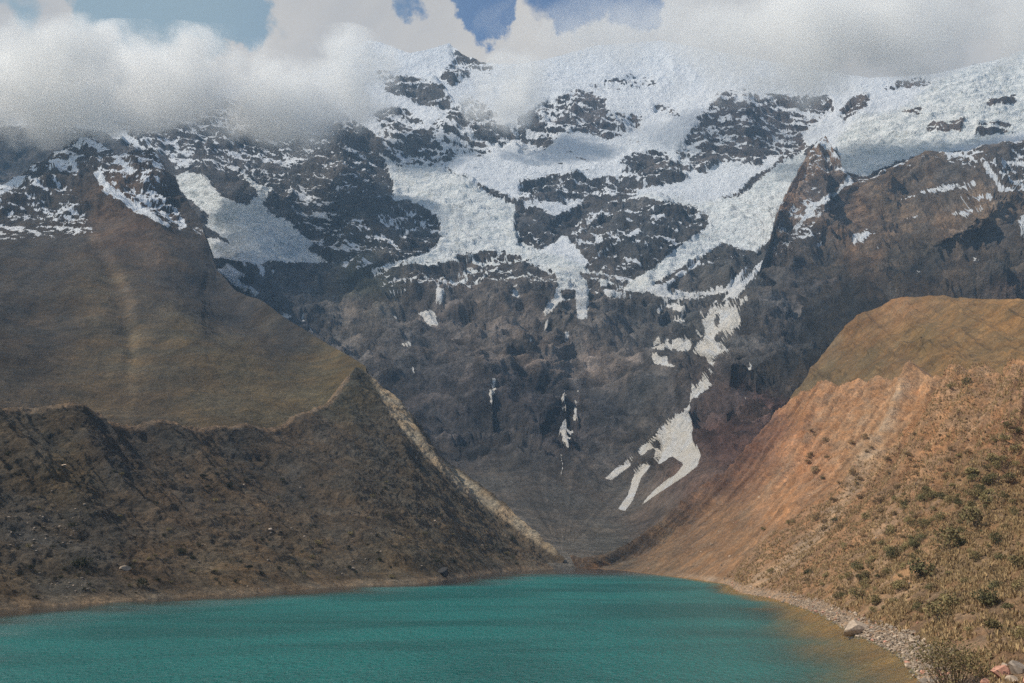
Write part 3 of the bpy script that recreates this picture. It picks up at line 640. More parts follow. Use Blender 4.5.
cols = color_field([(90,150,.085,.083,.085),(40,200,.075,.075,.078),(190,200,.07,.065,.065),(110,200,.14,.105,.08),(130,230,.135,.10,.078),(30,260,.078,.072,.066),(60,230,.075,.068,.062),(160,250,.125,.098,.075),(190,255,.07,.066,.066),(240,310,.062,.062,.066),(200,280,.058,.058,.062),(170,275,.07,.067,.066),(215,300,.07,.068,.068),(290,335,.07,.068,.066),(150,300,.10,.088,.07),(40,345,.07,.066,.06),(60,325,.075,.07,.06),(10,300,.08,.074,.066),
   (280,330,.10,.092,.078),(100,290,.135,.112,.075),(50,320,.12,.10,.075),(20,350,.095,.082,.066),(20,390,.09,.08,.064),(90,340,.13,.11,.075),(130,350,.145,.125,.085),(90,400,.13,.11,.075),(180,330,.125,.11,.072),(230,360,.13,.115,.075),(300,370,.14,.12,.075),(330,380,.145,.13,.08),
   (200,400,.125,.108,.072),(270,410,.13,.115,.075),(340,362,.15,.13,.08),(150,420,.12,.10,.07),(180,262,.11,.09,.065)], PXl + 20 * fbm(P2, 160, 4, off=9.9), PYl + 12 * fbm(P2, 160, 4, off=19.9), 34)
cols = cols * (1 + .45 * fbm(P2, 60, 5, .6, off=66))[..., None]
# a worn stream bed running down the hill
stp = new_map(0.0); stroke(stp, [(90,232),(112,262),(130,300),(136,340),(132,380),(128,420)], 9, 1.0); stp = sample(blur(stp, 5), PXl + 5 * fbm(P2, 60, 4), PYl)
cols = cols * np.array([.90, .84, .78]) * (1 + .55 * stp[..., None])
rav = np.clip(1 - np.abs(perlin((np.stack([PXl * 1.0 + PYl * .9, PYl * 0, PYl * .25], -1) + 12 * fbm(P2, 90, 3, off=8)[..., None]) / 42.0)) * 3.2, 0, 1) * sstep(PYl, 430, 330)
cols = cols * (1 - .32 * rav)[..., None]
grid_mesh('hill', P2, M_hill, {'Col': np.clip(cols, .01, .9), 'Snow': sv, 'Ice': sv * 0})

# upper right grassy hill
Cfoot = [at(780, 420, 900), at(797, 402, 890), at(815, 402, 860), at(850, 400, 760), at(900, 395, 640), at(960, 392, 520), at(1024, 384, 430), at(1300, 360, 330)]
Ctop = [at(790, 398, 990), at(806, 376, 1010), at(822, 356, 1020), at(838, 334, 1020), at(858, 316, 1010), at(888, 302, 990), at(903, 295, 960), at(960, 298, 900), at(1024, 298, 820), at(1300, 285, 660)]
k = np.linspace(0, 1, len(Ctop)); Cf = interp_rows(Cfoot, k)
P, s_, t_ = slope(list(Cf), Ctop, int(560 * Q), int(220 * Q), 0, 1.0, 1.0)
n = normals(P)
rill = ridged(np.stack([P[..., 0] * 1.0 - .2 * P[..., 1], P[..., 1] * .12, P[..., 2] * .1], -1), 50, 5, .55, off=2.5) - .45
d_ = -14 * np.sin(np.pi * t_) + (15 * rill + 3.5 * fbm(P, 25, 5, .6)) * (1 - .6 * sstep(t_, .92, 1))
P2 = add_back(P + n * d_[..., None], (30, 120, -70))
PXl, PYl = to_pix(P2)
cols = color_field([(820,350,.15,.12,.08),(903,302,.24,.165,.10),(925,300,.19,.14,.085),(860,330,.18,.125,.07),(870,360,.15,.12,.07),(830,375,.14,.115,.07),(920,340,.165,.13,.072),(950,320,.19,.14,.078),(1000,310,.21,.15,.08),(960,350,.19,.14,.078),(1010,350,.20,.15,.085),(900,370,.17,.13,.08)],
   PXl + 12 * fbm(P2, 50, 4, off=9.9), PYl + 6 * fbm(P2, 50, 4, off=19.9), 20)
cols = cols * (1 + .4 * fbm(np.stack([P2[..., 0] * .6, P2[..., 1] * .25, P2[..., 2]], -1), 14, 5, .6, off=66))[..., None]
ln = np.clip(1 - np.abs(perlin(np.stack([(PXl * .62 + PYl) / 9.0 + .5 * fbm(P2, 40, 3), (PXl - PYl) / 90.0, PXl * 0 + 3.3], -1))) * 3.5, 0, 1)
cols = cols * np.array([1.12, 1.0, .88]) * (1 - .20 * ln)[..., None]
grid_mesh('grassy_hill', P2, M_rhill, {'Col': np.clip(cols, .01, .9)})

# right slope, from the lake shore to the edge of the moraine
Rfoot = [(30, -40, 0), at_z(1010, 800), at_z(935, 700), at_z(915, 668), at_z(903, 655), at_z(880, 643), at_z(856, 634), at_z(822, 614), at_z(795, 605), at_z(770, 598), at_z(740, 593), at_z(728, 584.5), at_z(690, 578.5), at_z(650, 573.5), at_z(620, 570), at_z(590, 568.3), at_z(575, 568)]
Rtop = [(170, 30, 62), (185, 110, 70), at(1300, 352, 250), at(1160, 358, 280), at(1080, 362, 300), at(1024, 364, 330), at(975, 373, 390), at(945, 372, 430), at(915, 370, 490), at(880, 377, 560), at(845, 384, 640), at(812, 384, 760), at(790, 400, 820), at(750, 442, 810), at(700, 492, 770), at(640, 538, 710), at(575, 566, 655)]
sp = np.linspace(0, 1, int(1500 * Q))
P, s_, t_ = slope(Rfoot, Rtop, int(1500 * Q), int(560 * Q), -.22, 1.0, 1.0, sp=sp)
under = np.clip(-t_, 0, 1)
P = P.copy(); P[..., 2] = np.where(t_ < 0, P[..., 2] * .45, P[..., 2])
n = normals(P)
far = sstep(P[..., 1], 120, 420)
q = P[..., 1] - 1.15 * P[..., 0]
wq = 6 * fbm(P, 40, 3, off=33)
gul = ridged(np.stack([q + wq, P[..., 2] * .12, P[..., 0] * .04], -1), 46, 6, .58, off=1.2) - .45
gul2 = ridged(np.stack([q + wq, P[..., 2] * .15, P[..., 0] * .06], -1), 13, 5, .6, off=6.2) - .45
tt = np.clip(t_, 0, 1)
d_ = -7 * np.sin(np.pi * tt) + ((15.0 * gul + 4.2 * gul2) * sstep(tt, .12, .75) + 1.7 * fbm(P, 12, 6, .62, off=4.4) + 2.4 * fbm(P, 40, 3, off=14.4)) * sstep(t_, .0, .12) * (1 - .25 * sstep(t_, .93, 1.0)) + 3.2 * (ridged(P, 22, 4, .6, off=2) - .45) * sstep(t_, .86, .97) \
     + (.55 * fbm(P, 2.5, 4, .6, off=8) + 1.3 * fbm(P, 6.5, 4, .6, off=18) * sstep(t_, .04, .12)) * sstep(t_, -.02, .03) + .12 * fbm(P, 3, 3)
P2 = P + n * d_[..., None]
P2 = add_back(P2, (60, 40, -22))
PXr, PYr = to_pix(P2)
cols = color_field([(620,560,.10,.085,.066),(640,545,.10,.08,.062),(680,515,.11,.082,.062),(720,478,.12,.08,.062),(690,545,.15,.11,.078),(660,568,.15,.115,.08),(660,560,.17,.125,.085),(660,530,.15,.115,.08),(690,500,.13,.09,.068),(740,460,.14,.088,.066),(770,430,.18,.11,.08),(720,520,.19,.13,.085),(752,445,.15,.09,.068),(800,400,.30,.185,.11),(840,400,.34,.22,.135),(900,390,.36,.24,.15),(960,400,.36,.245,.155),(1020,400,.33,.22,.14),
   (800,450,.34,.205,.125),(850,430,.36,.24,.15),(870,450,.36,.26,.17),(780,500,.32,.20,.12),(740,550,.25,.17,.108),(700,560,.24,.165,.105),(930,440,.35,.225,.135),(1000,440,.35,.225,.14),(840,520,.30,.20,.125),(800,560,.29,.20,.13),(900,500,.29,.20,.13),(980,480,.27,.195,.12),
   (900,570,.29,.21,.135),(960,560,.24,.18,.115),(1000,600,.26,.195,.13),(850,590,.29,.205,.13),(930,620,.28,.20,.13),(980,640,.30,.22,.15),(760,575,.30,.21,.14),(1020,520,.26,.19,.12)], PXr + 16 * fbm(P2, 30, 4, off=9.9), PYr + 10 * fbm(P2, 30, 4, off=19.9), 24)
st = fbm(np.stack([P2[..., 1] - 1.15 * P2[..., 0] + 4 * fbm(P2, 30, 3), P2[..., 2] * .1, P2[..., 0] * .05], -1), 9, 5, .65, off=3.1)
cols = cols * (1 + (.55 * st + .4 * fbm(P2, 9, 5, .65, off=66)))[..., None]
chute = new_map(0.0)
stroke(chute, [(905,380),(893,415),(875,445),(850,490),(822,530),(790,560),(762,580),(744,592)], 12, 1.0); stroke(chute, [(1005,385),(960,440),(900,500),(872,540)], 7, .5); stroke(chute, [(835,392),(800,450),(740,520)], 6, .45); stroke(chute, [(868,400),(862,440),(850,490)], 9, .6)
chute = sample(blur(chute, 5), PXr + 5 * fbm(P2, 18, 4), PYr + 3 * fbm(P2, 18, 4, off=4))
cols = cols * (1 - .75 * chute[..., None]) + .75 * chute[..., None] * np.array([.40, .32, .235]) * (1 + .4 * fbm(P2, 4, 4, .6))[..., None]
beach = sstep(P2[..., 2], 2.6, .9) * sstep(PXr, 640, 760)
cols = cols * (1 - beach[..., None]) + beach[..., None] * np.array([.36, .29, .22]) * (1 + .35 * fbm(P2, 2, 4, .6))[..., None]
wet = sstep(P2[..., 2], .2, -.1)
cols = cols * (1 - wet[..., None]) + wet[..., None] * np.array([.34, .20, .09]) * (1 + .4 * fbm(P2, 6, 4, .6))[..., None]
grid_mesh('shore_slope', P2, M_right, {'Col': np.clip(cols * np.array([1.10, 1.03, .99]), .01, .9)})
RIGHT = P2.reshape(-1, 3)

# ---------------------------------------------------------------- lake
def water_material():
    m = bpy.data.materials.new('glacial_water'); m.use_nodes = True; t = m.node_tree; t.nodes.clear()
    o = N(t, 'ShaderNodeOutputMaterial')
    pos = N(t, 'ShaderNodeNewGeometry').outputs['Position']
    att = N(t, 'ShaderNodeAttribute', attribute_name='Deep').outputs['Fac']
    ripa = N(t, 'ShaderNodeAttribute', attribute_name='Ripple').outputs['Fac']
    mp = N(t, 'ShaderNodeMapping'); mp.inputs['Scale'].default_value = (1.0, .55, 1); mp.inputs['Rotation'].default_value = (0, 0, .25); t.links.new(pos, mp.inputs[0])
    w1 = noise_node(t, mp.outputs[0], 1.1, 5, .65, .3); w2 = noise_node(t, mp.outputs[0], .18, 4, .6, .3)
    mpp = N(t, 'ShaderNodeMapping'); mpp.inputs['Scale'].default_value = (.6, 1.0, 1); mpp.inputs['Rotation'].default_value = (0, 0, .12); t.links.new(pos, mpp.inputs[0])
    patch = noise_node(t, mpp.outputs[0], .022, 5, .6, .5)
    h = math_node(t, 'ADD', math_node(t, 'MULTIPLY', w1.outputs['Fac'], .7), math_node(t, 'MULTIPLY', w2.outputs['Fac'], .8))
    bp = N(t, 'ShaderNodeBump'); bp.inputs['Distance'].default_value = 1.0
    t.links.new(h, bp.inputs['Height'])
    t.links.new(math_node(t, 'MULTIPLY', ripa, math_node(t, 'ADD', .3, math_node(t, 'MULTIPLY', patch.outputs['Fac'], 1.3))), bp.inputs['Strength'])
    col = mixc(t, ramp(t, patch.outputs['Fac'], .35, .65), (.001, .100, .095), (.003, .172, .160))
    dif = N(t, 'ShaderNodeBsdfDiffuse'); t.links.new(col, dif.inputs[0])
    t.links.new(bp.outputs[0], dif.inputs['Normal'])
    tr = N(t, 'ShaderNodeBsdfTransparent'); tr.inputs[0].default_value = (.85, .90, .68, 1)
    mx = N(t, 'ShaderNodeMixShader'); t.links.new(att, mx.inputs[0]); t.links.new(tr.outputs[0], mx.inputs[1]); t.links.new(dif.outputs[0], mx.inputs[2])
    gl = N(t, 'ShaderNodeBsdfGlossy'); gl.inputs['Roughness'].default_value = .12; t.links.new(bp.outputs[0], gl.inputs['Normal'])
    fr = N(t, 'ShaderNodeFresnel'); fr.inputs['IOR'].default_value = 1.33; t.links.new(bp.outputs[0], fr.inputs['Normal'])
    m2 = N(t, 'ShaderNodeMixShader'); t.links.new(math_node(t, 'MULTIPLY', fr.outputs[0], math_node(t, 'SUBTRACT', 1.12, math_node(t, 'MULTIPLY', ripa, .84))), m2.inputs[0]); t.links.new(mx.outputs[0], m2.inputs[1]); t.links.new(gl.outputs[0], m2.inputs[2])
    t.links.new(m2.outputs[0], o.inputs[0]); return m
gx = np.linspace(-260, 150, 330); gy = np.concatenate([np.linspace(-60, 100, 30)[:-1], np.linspace(100, 690, 380)])
GX, GY = np.meshgrid(gx, gy); WP = np.stack([GX, GY, GX * 0], -1)
foot = interp_rows(Rfoot, np.linspace(0, 1, 200)); lfoot = interp_rows(Lfoot, np.linspace(0, 1, 200))
def dist_to(line):
    d = np.full(GX.shape, 1e9)
    for p in line: d = np.minimum(d, (GX - p[0]) ** 2 + (GY - p[1]) ** 2)
    return np.sqrt(d)
dr = dist_to(foot); dl = dist_to(lfoot)
nz = fbm(WP, 30, 4)
deep = sstep(dr + 6 * nz, 0, np.where(GY < 260, 24, 12)) * 1.0
deep = np.where(GY > 420, np.maximum(deep, sstep(dr, 0, 8)), deep)
rip = .10 + .90 * sstep(dl + 22 * nz, 6, 46) * sstep(640 - GY + 30 * nz, 60, 190)
grid_mesh('lake_water', WP, water_material(), {'Deep': deep, 'Ripple': rip})
# bank under the camera and lake bed (keeps the place closed when seen from a step aside)
M_bed = terrain_mat('lake_bed', fine=2, var=.3, snow=False)
bx_, by_ = np.meshgrid(np.linspace(-700, 400, 80), np.linspace(-300, 720, 80))
bz = 14 - .30 * np.clip(by_ + 5, 0, 1e9); bz = np.maximum(bz, -22) + 1.0 * fbm(np.stack([bx_, by_, bx_ * 0], -1), 20, 3)
grid_mesh('ground', np.stack([bx_, by_, bz], -1), M_bed, {'Col': np.broadcast_to(np.array([.2, .15, .1]), bx_.shape + (3,))})

# ---------------------------------------------------------------- rocks, stones, shrubs, grass
import bmesh
def simple_mat(name, c, var=.3, scale=3.0, rough=.9, bump=.4, dist=.1, trans=0.0):
    m = bpy.data.materials.new(name); m.use_nodes = True; t = m.node_tree; b = t.nodes['Principled BSDF']
    b.inputs['Roughness'].default_value = rough; b.inputs['Specular IOR Level'].default_value = .2
    pos = N(t, 'ShaderNodeNewGeometry'); oi = N(t, 'ShaderNodeObjectInfo')
    a = noise_node(t, pos.outputs['Position'], scale, 6, .65)
    f = N(t, 'ShaderNodeMapRange'); t.links.new(a.outputs['Fac'], f.inputs[0]); f.inputs[1].default_value = .3; f.inputs[2].default_value = .7
    f.inputs[3].default_value = 1 - var; f.inputs[4].default_value = 1 + var
    f2 = N(t, 'ShaderNodeMapRange'); t.links.new(oi.outputs['Random'], f2.inputs[0]); f2.inputs[3].default_value = 1 - var * .8; f2.inputs[4].default_value = 1 + var * .8
    v = N(t, 'ShaderNodeVectorMath', operation='SCALE'); v.inputs[0].default_value = c
    t.links.new(math_node(t, 'MULTIPLY', f.outputs[0], f2.outputs[0]), v.inputs['Scale'])
    t.links.new(v.outputs[0], b.inputs['Base Color'])
    if bump:
        bp = N(t, 'ShaderNodeBump'); bp.inputs['Strength'].default_value = bump; bp.inputs['Distance'].default_value = dist
        t.links.new(a.outputs['Fac'], bp.inputs['Height']); t.links.new(bp.outputs[0], b.inputs['Normal'])
    return m
M_pale = simple_mat('pale_stone', (.46, .36, .27), .35, 2.5)
M_pink = simple_mat('rust_pink_stone', (.46, .24, .17), .35, 1.5)
M_grey = simple_mat('grey_rock', (.26, .215, .175), .4, 1.5)
M_dark = simple_mat('dark_rock', (.045, .042, .042), .3, 1.0)
M_olive = simple_mat('olive_leaves', (.23, .185, .085), .5, 1.2, bump=0)
M_dkgreen = simple_mat('dark_leaves', (.042, .040, .020), .45, 1.0, bump=0)
M_green = simple_mat('green_leaves', (.14, .125, .058), .45, 1.0, bump=0)
M_dry = simple_mat('dry_leaves', (.27, .185, .10), .45, 1.2, bump=0)
M_twig = simple_mat('twig_bark', (.16, .12, .085), .3, 4, bump=0)
M_straw = simple_mat('straw_grass', (.34, .235, .12), .45, .35, bump=0)

def rock_data(seed, subdiv=2, flat=.75):
    r = np.random.default_rng(seed); bm = bmesh.new(); bmesh.ops.create_icosphere(bm, subdivisions=subdiv, radius=1.0)
    co = np.array([v.co[:] for v in bm.verts])
    for _ in range(11):
        d = r.normal(size=3); d /= np.linalg.norm(d); k = r.uniform(.5, .82)
        e = co @ d; over = np.clip(e - k, 0, None); co -= over[:, None] * d[None]
    co *= (1 + .10 * fbm(co * 1.0 + seed, .8, 3))[:, None]
    co *= np.array([1.15, r.uniform(.75, 1.0), flat * r.uniform(.7, 1.1)])
    for v, c in zip(bm.verts, co): v.co = c
    bmesh.ops.triangulate(bm, faces=bm.faces)
    V = np.array([v.co[:] for v in bm.verts]); F = np.array([[v.index for v in f.verts] for f in bm.faces]); bm.free(); return V, F
ROCKS = [rock_data(k) for k in range(6)]; BIGROCKS = [rock_data(40 + k, 4, .8) for k in range(5)]; PEB = [rock_data(80 + k, 1) for k in range(5)]

PXL, PYL = to_pix(LEFT); PXRt, PYRt = to_pix(RIGHT)
def pick(side, px, py, r=1.6):
    A, X, Y = (LEFT, PXL, PYL) if side == 'L' else (RIGHT, PXRt, PYRt)
    for rr in (r, r * 2.5, r * 6, 30):
        i = np.where((np.abs(X - px) < rr) & (np.abs(Y - py) < rr) & (A[:, 1] > 20))[0]
        if len(i): return A[i[np.argmin(A[i, 1])]]
    return None
rnd = random.Random(5)
_mesh_cache = {}
def place_rock(name, p, size, mat, label, group=None, big=False, k=None, rz=None, sink=.25, cat='rock', sc=(1, 1, 1)):
    k = rnd.randrange(5) if k is None else k
    key = (name, big, k, mat.name)
    if key not in _mesh_cache:
        V, F = (BIGROCKS if big else ROCKS)[k]; o = mesh_obj(name, V, F, mat); _mesh_cache[key] = o.data
    else: o = bpy.data.objects.new(name, _mesh_cache[key]); C.objects.link(o)
    s = size / 2.2
    o.scale = (s * sc[0], s * sc[1], s * sc[2]); o.location = (p[0], p[1], p[2] + s * (.6 - sink * 1.3))
    o.rotation_euler = (rnd.uniform(-.25, .25), rnd.uniform(-.25, .25), rnd.uniform(0, 6.28) if rz is None else rz)
    return tag(o, label, cat, group)

def leaf_cloud(r, n, w, h, leaf, lobes=7, hollow=.35, flat=1.0):
    """many small leaves gathered in uneven lobes"""
    c = []
    for _ in range(lobes):
        a = r.uniform(0, 6.28); q = r.uniform(.1, .62) ** .8
        c.append((math.cos(a) * q * w / 2, math.sin(a) * q * w / 2, h * r.uniform(.35, .8), r.uniform(.22, .40)))
    V = np.zeros((n * 4, 3)); 
    for i in range(n):
        cx, cyy, cz, cr = c[r.integers(len(c))]
        d = r.normal(size=3); d /= np.linalg.norm(d) + 1e-6; q = r.uniform(hollow, 1.05) ** .6
        p = np.array([cx + d[0] * q * cr * w, cyy + d[1] * q * cr * w, max(cz + d[2] * q * cr * h, .02)])
        u = r.normal(size=3); u /= np.linalg.norm(u); v = np.cross(u, r.normal(size=3)); v /= np.linalg.norm(v) + 1e-6
        L = leaf * r.uniform(.6, 1.3)
        V[i * 4:i * 4 + 4] = [p - u * L, p + v * L * .5, p + u * L, p - v * L * .5]
    F = np.arange(n * 4).reshape(-1, 4); return V, F
def twigs(r, n, w, h, thick, z0=-.2):
    V = []; F = []
    for _ in range(n):
        a = r.uniform(0, 6.28); e = np.array([math.cos(a) * w * r.uniform(.1, .48), math.sin(a) * w * r.uniform(.1, .48), h * r.uniform(.5, .98)])
        b = np.array([math.cos(a) * .06 * w, math.sin(a) * .06 * w, z0]); mid = (b + e) / 2 + r.normal(size=3) * .05 * w + np.array([0, 0, .08 * h])
        prev = None
        for q, (p, t_) in enumerate(((b, thick), (mid, thick * .65), (e, thick * .2))):
            ring = [p + t_ * np.array([math.cos(x), math.sin(x), 0]) for x in (0, 2.09, 4.19)]; k0 = len(V); V += ring
            if prev is not None:
                for j in range(3): F.append((prev + j, prev + (j + 1) % 3, k0 + (j + 1) % 3, k0 + j))
            prev = k0
    return np.array(V), np.array(F)
def bush_data(seed, n=420, leaf=.055, **k):
    """a shrub one unit wide with its twigs, as one mesh with two materials"""
    r = np.random.default_rng(seed); h = r.uniform(.55, .8)
    V, F = leaf_cloud(r, n, 1.0, h, leaf, **k); V2, F2 = twigs(r, 9, .9, h, .014, -.15)
    return np.concatenate([V, V2]), np.concatenate([F, F2 + len(V)]), len(F)
BD = [bush_data(200 + k) for k in range(6)]
def place_bush(name, p, width, mat, label, group=None, k=None, cat='shrub', hz=1.0):
    k = rnd.randrange(6) if k is None else k; key = (name, k, mat.name)
    if key not in _mesh_cache:
        V, F, nl = BD[k]; o = mesh_obj(name, V, F, mat); o.data.materials.append(M_twig)
        mi = np.zeros(len(F), np.int32); mi[nl:] = 1; o.data.polygons.foreach_set('material_index', mi); _mesh_cache[key] = o.data
    else: o = bpy.data.objects.new(name, _mesh_cache[key]); C.objects.link(o)
    o.location = (p[0], p[1], p[2] - .03 * width); o.scale = (width, width * rnd.uniform(.8, 1.1), width * hz * rnd.uniform(.85, 1.1)); o.rotation_euler = (0, 0, rnd.uniform(0, 6.28))
    return tag(o, label, cat, group)

def base_pick(side, px, py): return pick(side, px, py)

# named shrubs of the right slope: photo position of the foot, width in photo pixels
R_named = [
 (922,576,30,M_green,'largest dark green shrub halfway up the dry slope, right above the pale boulder'),
 (945,551,32,M_olive,'broad olive shrub just above and right of the largest dark green one'),
 (973,527,26,M_olive,'rounded olive shrub in the middle of the diagonal row of shrubs'),
 (856,600,19,M_olive,'small round olive shrub on the slope straight above the pale boulder'),
 (892,559,19,M_green,'low dark shrub spreading left of the largest dark green shrub'),
 (996,545,17,M_green,'compact dark shrub standing alone near the right edge of the photo'),
 (987,606,30,M_green,'wide dark shrub low on the slope above the foreground bush, right one of a pair'),
 (952,606,24,M_olive,'olive shrub low on the slope above the foreground bush, left one of a pair'),
 (938,620,27,M_olive,'sprawling olive shrub nearest above the crown of the foreground bush'),
 (965,384,11,M_green,'dark bush on the rim of the orange slope against the grassy hill'),
 (951,388,8,M_olive,'small low bush on the rim just left of the dark rim bush')]
for px, py, w, mt, lab in R_named:
    p = base_pick('R', px, py); place_bush('shrub', p, w * p[1] / FP * 1.05, mt, lab)
R_more = [(864,519,12),(938,520,14),(824,576,8),(806,596,12),(769,572,8),(965,583,13),(994,590,18),(1016,567,20),(917,611,12),(991,632,24),(898,591,18),(875,604,14),(907,523,12),(921,525,10),(854,568,12),(843,549,10),
  (894,500,10),(991,463,16),(1012,482,20),(987,503,18),(970,475,14),(952,487,10),(1015,452,14),(1015,515,12),(864,580,9),(787,524,7),(792,522,6),(762,530,7),(933,498,12),(1003,500,15),(960,505,10),(910,540,9),(930,590,12),(1008,610,16),(1020,590,15),(885,575,8),(840,580,8),(872,560,9),(1000,560,12),(975,560,14),(948,575,10),(1019,640,18),(905,630,10),(925,640,11)]
for i in range(35):
    R_more.append((rnd.uniform(820, 1023), rnd.uniform(470, 640), rnd.uniform(5, 10)))
for i in range(90):
    q_ = rnd.random(); R_more.append((845 + 185 * q_ + rnd.gauss(0, 16), 600 - 165 * q_ + rnd.gauss(0, 20), rnd.uniform(6, 14)))
gl = 'green shrubs above the stony beach'
for px, py, w in R_more:
    sx = np.interp(px, [740, 795, 822, 856, 903, 935], [590, 603, 612, 628, 650, 690])
    if py > sx - 6: continue
    p = base_pick('R', px, py)
    if p is None or p[2] < 2.2: continue
    place_bush('shrub', p, w * p[1] / FP, M_olive if rnd.random() < .7 else M_green, *(('small green shrub high on the orange slope, among those under the rim', 'green shrubs under the rim') if py < 500 else ('small green shrub in the lower part of the orange slope above the stony beach', gl)))
gd = 'withered brown shrubs on the dry slope'
for i in range(190):
    px, py = rnd.uniform(800, 1023), rnd.uniform(430, 655)
    sx = np.interp(px, [640, 740, 795, 822, 856, 903, 935], [565, 590, 603, 612, 628, 650, 690])
    if py > sx - 4 or py < 372 + (1024 - px) * .45 - 60: continue
    p = base_pick('R', px, py)
    if p is None or p[2] < 2.0: continue
    place_bush('dry_shrub', p, rnd.uniform(4, 11) * p[1] / FP, M_dry, *(('withered brown shrub in the upper half of the orange slope', 'withered shrubs of the upper slope') if py < 525 else ('withered brown shrub in the lower half of the orange slope among the grass tufts', gd)), hz=.8)
# foreground bush at the water's edge
p = base_pick('R', 950, 690)
w = 76 * p[1] / FP
root = bpy.data.objects.new('foreground_shrub', None); C.objects.link(root); root.location = p
tag(root, 'large twiggy shrub with bare stems at the bottom edge beside the stony shore', 'shrub')
r = np.random.default_rng(3)
V, F = leaf_cloud(r, 2600, w, w * .62, .14, lobes=16, hollow=.2); mesh_obj('foliage', V, F, M_olive, root)
V, F = leaf_cloud(r, 1000, w * .95, w * .6, .12, lobes=12, hollow=.2); mesh_obj('dry_foliage', V, F, M_dry, root)
for k in range(16):
    V, F = twigs(r, 3, w * .9, w * .6, .07, -.8); mesh_obj('stem', V, F, M_twig, root)

# left moraine shrubs and rocks
L_named = [(81,566,22,'broad low dark thicket near the left shore, left of the pale rock'), (141,586,17,'dark shrub right beside the water below the pale rock on the left shore'), (183,551,11,'round dark shrub midway up the shaded slope, left of the earthy scar'),
  (74,526,12,'dark shrub high on the shaded slope above the broken pale stones'), (206,477,10,'solitary dark shrub near the top of the shaded slope'), (232,487,10,'dark shrub just right of and below the solitary upper one'), (32,569,10,'low dark shrub closest to the left edge of the photo above the shore'), (250,568,9,'small dark shrub at the foot of the pale rill over the earthy scar')]
for px, py, w, lab in L_named:
    p = base_pick('L', px, py); place_bush('shrub', p, w * p[1] / FP, M_dkgreen, lab, hz=.8)
for i in range(150):
    px = rnd.uniform(0, 520); top = np.interp(px, [0, 300, 360, 520], [440, 440, 440, 540]); bot = np.interp(px, [0, 215, 440, 540], [600, 588, 574, 562])
    py = top + (bot - top) * rnd.random() ** .7
    p = base_pick('L', px, py)
    if p is None or p[2] < 1.5: continue
    place_bush('shrub', p, rnd.uniform(3, 8) * p[1] / FP, M_dkgreen if rnd.random() < .75 else M_olive, ('small dark shrub on the shaded slope in its part nearest the left edge' if px < 180 else 'small dark shrub on the shaded slope in its part towards the lake head' if px > 350 else 'small dark shrub in the middle part of the shaded slope left of the lake'), 'dark shrubs scattered over the left slope' + (' near the left edge' if px < 180 else ' towards the lake head' if px > 350 else ''), hz=.8)
p = base_pick('L', 445, 574); place_rock('boulder', p, 13 * p[1] / FP, M_dark, 'dark grey boulder alone on the left shore at the water line', big=True, k=1, rz=.3, cat='boulder', sc=(1.1, 1, .95), sink=.1)
p = base_pick('L', 125, 568); place_rock('boulder', p, 11 * p[1] / FP, M_pale, 'pale flat rock lying low on the shaded slope near the left shore', big=True, k=2, cat='boulder')
p = base_pick('L', 271, 529); place_rock('boulder', p, 6 * p[1] / FP, M_pale, 'single whitish rock in the middle of the shaded slope', big=True, k=3, cat='boulder')
p = base_pick('L', 65, 465); place_rock('boulder', p, 8 * p[1] / FP, M_pale, 'lone pale rock high on the shaded slope under the left rim', big=True, k=0, cat='boulder', sc=(1.3, .8, .5))
for i in range(110):
    u_ = rnd.random()
    if u_ < .5: px, py = rnd.gauss(48, 22), rnd.gauss(530, 13)
    elif u_ < .7: px, py = rnd.gauss(70, 16), rnd.gauss(582, 5)
    elif u_ < .8: px, py = rnd.gauss(355, 18), rnd.gauss(565, 7)
    else: px, py = rnd.uniform(0, 500), rnd.uniform(480, 590)
    bot = np.interp(px, [0, 215, 440, 540], [603, 590, 576, 564])
    if py > bot or px < -5: continue
    p = base_pick('L', px, py)
    if p is None or p[2] < .3: continue
    place_rock('rock', p, rnd.uniform(1.2, 3.6) * p[1] / FP, M_pale if rnd.random() < .45 else M_grey, 'grey or pale rock lying among the scrub of the shaded left slope', 'rocks strewn over the left slope')
# right shore
p = at_z(856, 632, .5); place_rock('boulder', p, 31 * p[1] / FP, M_pale, 'large pale boulder at the water edge of the right shore, biggest on the stony beach', big=True, k=0, rz=.5, cat='boulder', sc=(1.1, .8, .85), sink=.3)
p = at_z(871, 630, .5); place_rock('boulder', p, 13 * p[1] / FP, M_pink, 'reddish rock leaning on the right side of the large pale boulder', big=True, k=1, cat='boulder')
p = at_z(918, 655, .5); place_rock('boulder', p, 9 * p[1] / FP, M_pink, 'rust coloured block on the shingle left of the foreground shrub', big=True, k=0, cat='boulder')
p = at_z(918, 672, .1); place_rock('boulder', p, 6 * p[1] / FP, M_pale, 'white stone standing in the shallows left of the foreground shrub', big=True, k=2, cat='boulder')
corner = [(1000,679,26,M_pink,'largest salmon pink block of the rock heap in the bottom right corner'), (1019,672,20,M_grey,'dark brown slab lying on top of the rock heap in the bottom right corner'), (986,684,13,M_pink,'small red rock at the left foot of the rock heap in the corner'),
   (1013,684,18,M_pale,'cream coloured block in the middle of the rock heap in the corner'), (1028,684,18,M_pink,'pink rock cut by the right edge of the photo in the rock heap'), (1004,668,9,M_pale,'small white stone wedged at the top of the rock heap in the corner')]
for i, (px, py, w, mt, lab) in enumerate(corner):
    p = base_pick('R', px, py); place_rock('boulder', p, w * p[1] / FP, mt, lab, big=True, k=i % 5, cat='boulder', sink=.1)
bx = np.where((RIGHT[:, 2] > -.15) & (RIGHT[:, 2] < 2.4) & (PXRt > 700) & (PXRt < 960) & (RIGHT[:, 1] > 95) & (RIGHT[:, 1] < 420))[0]
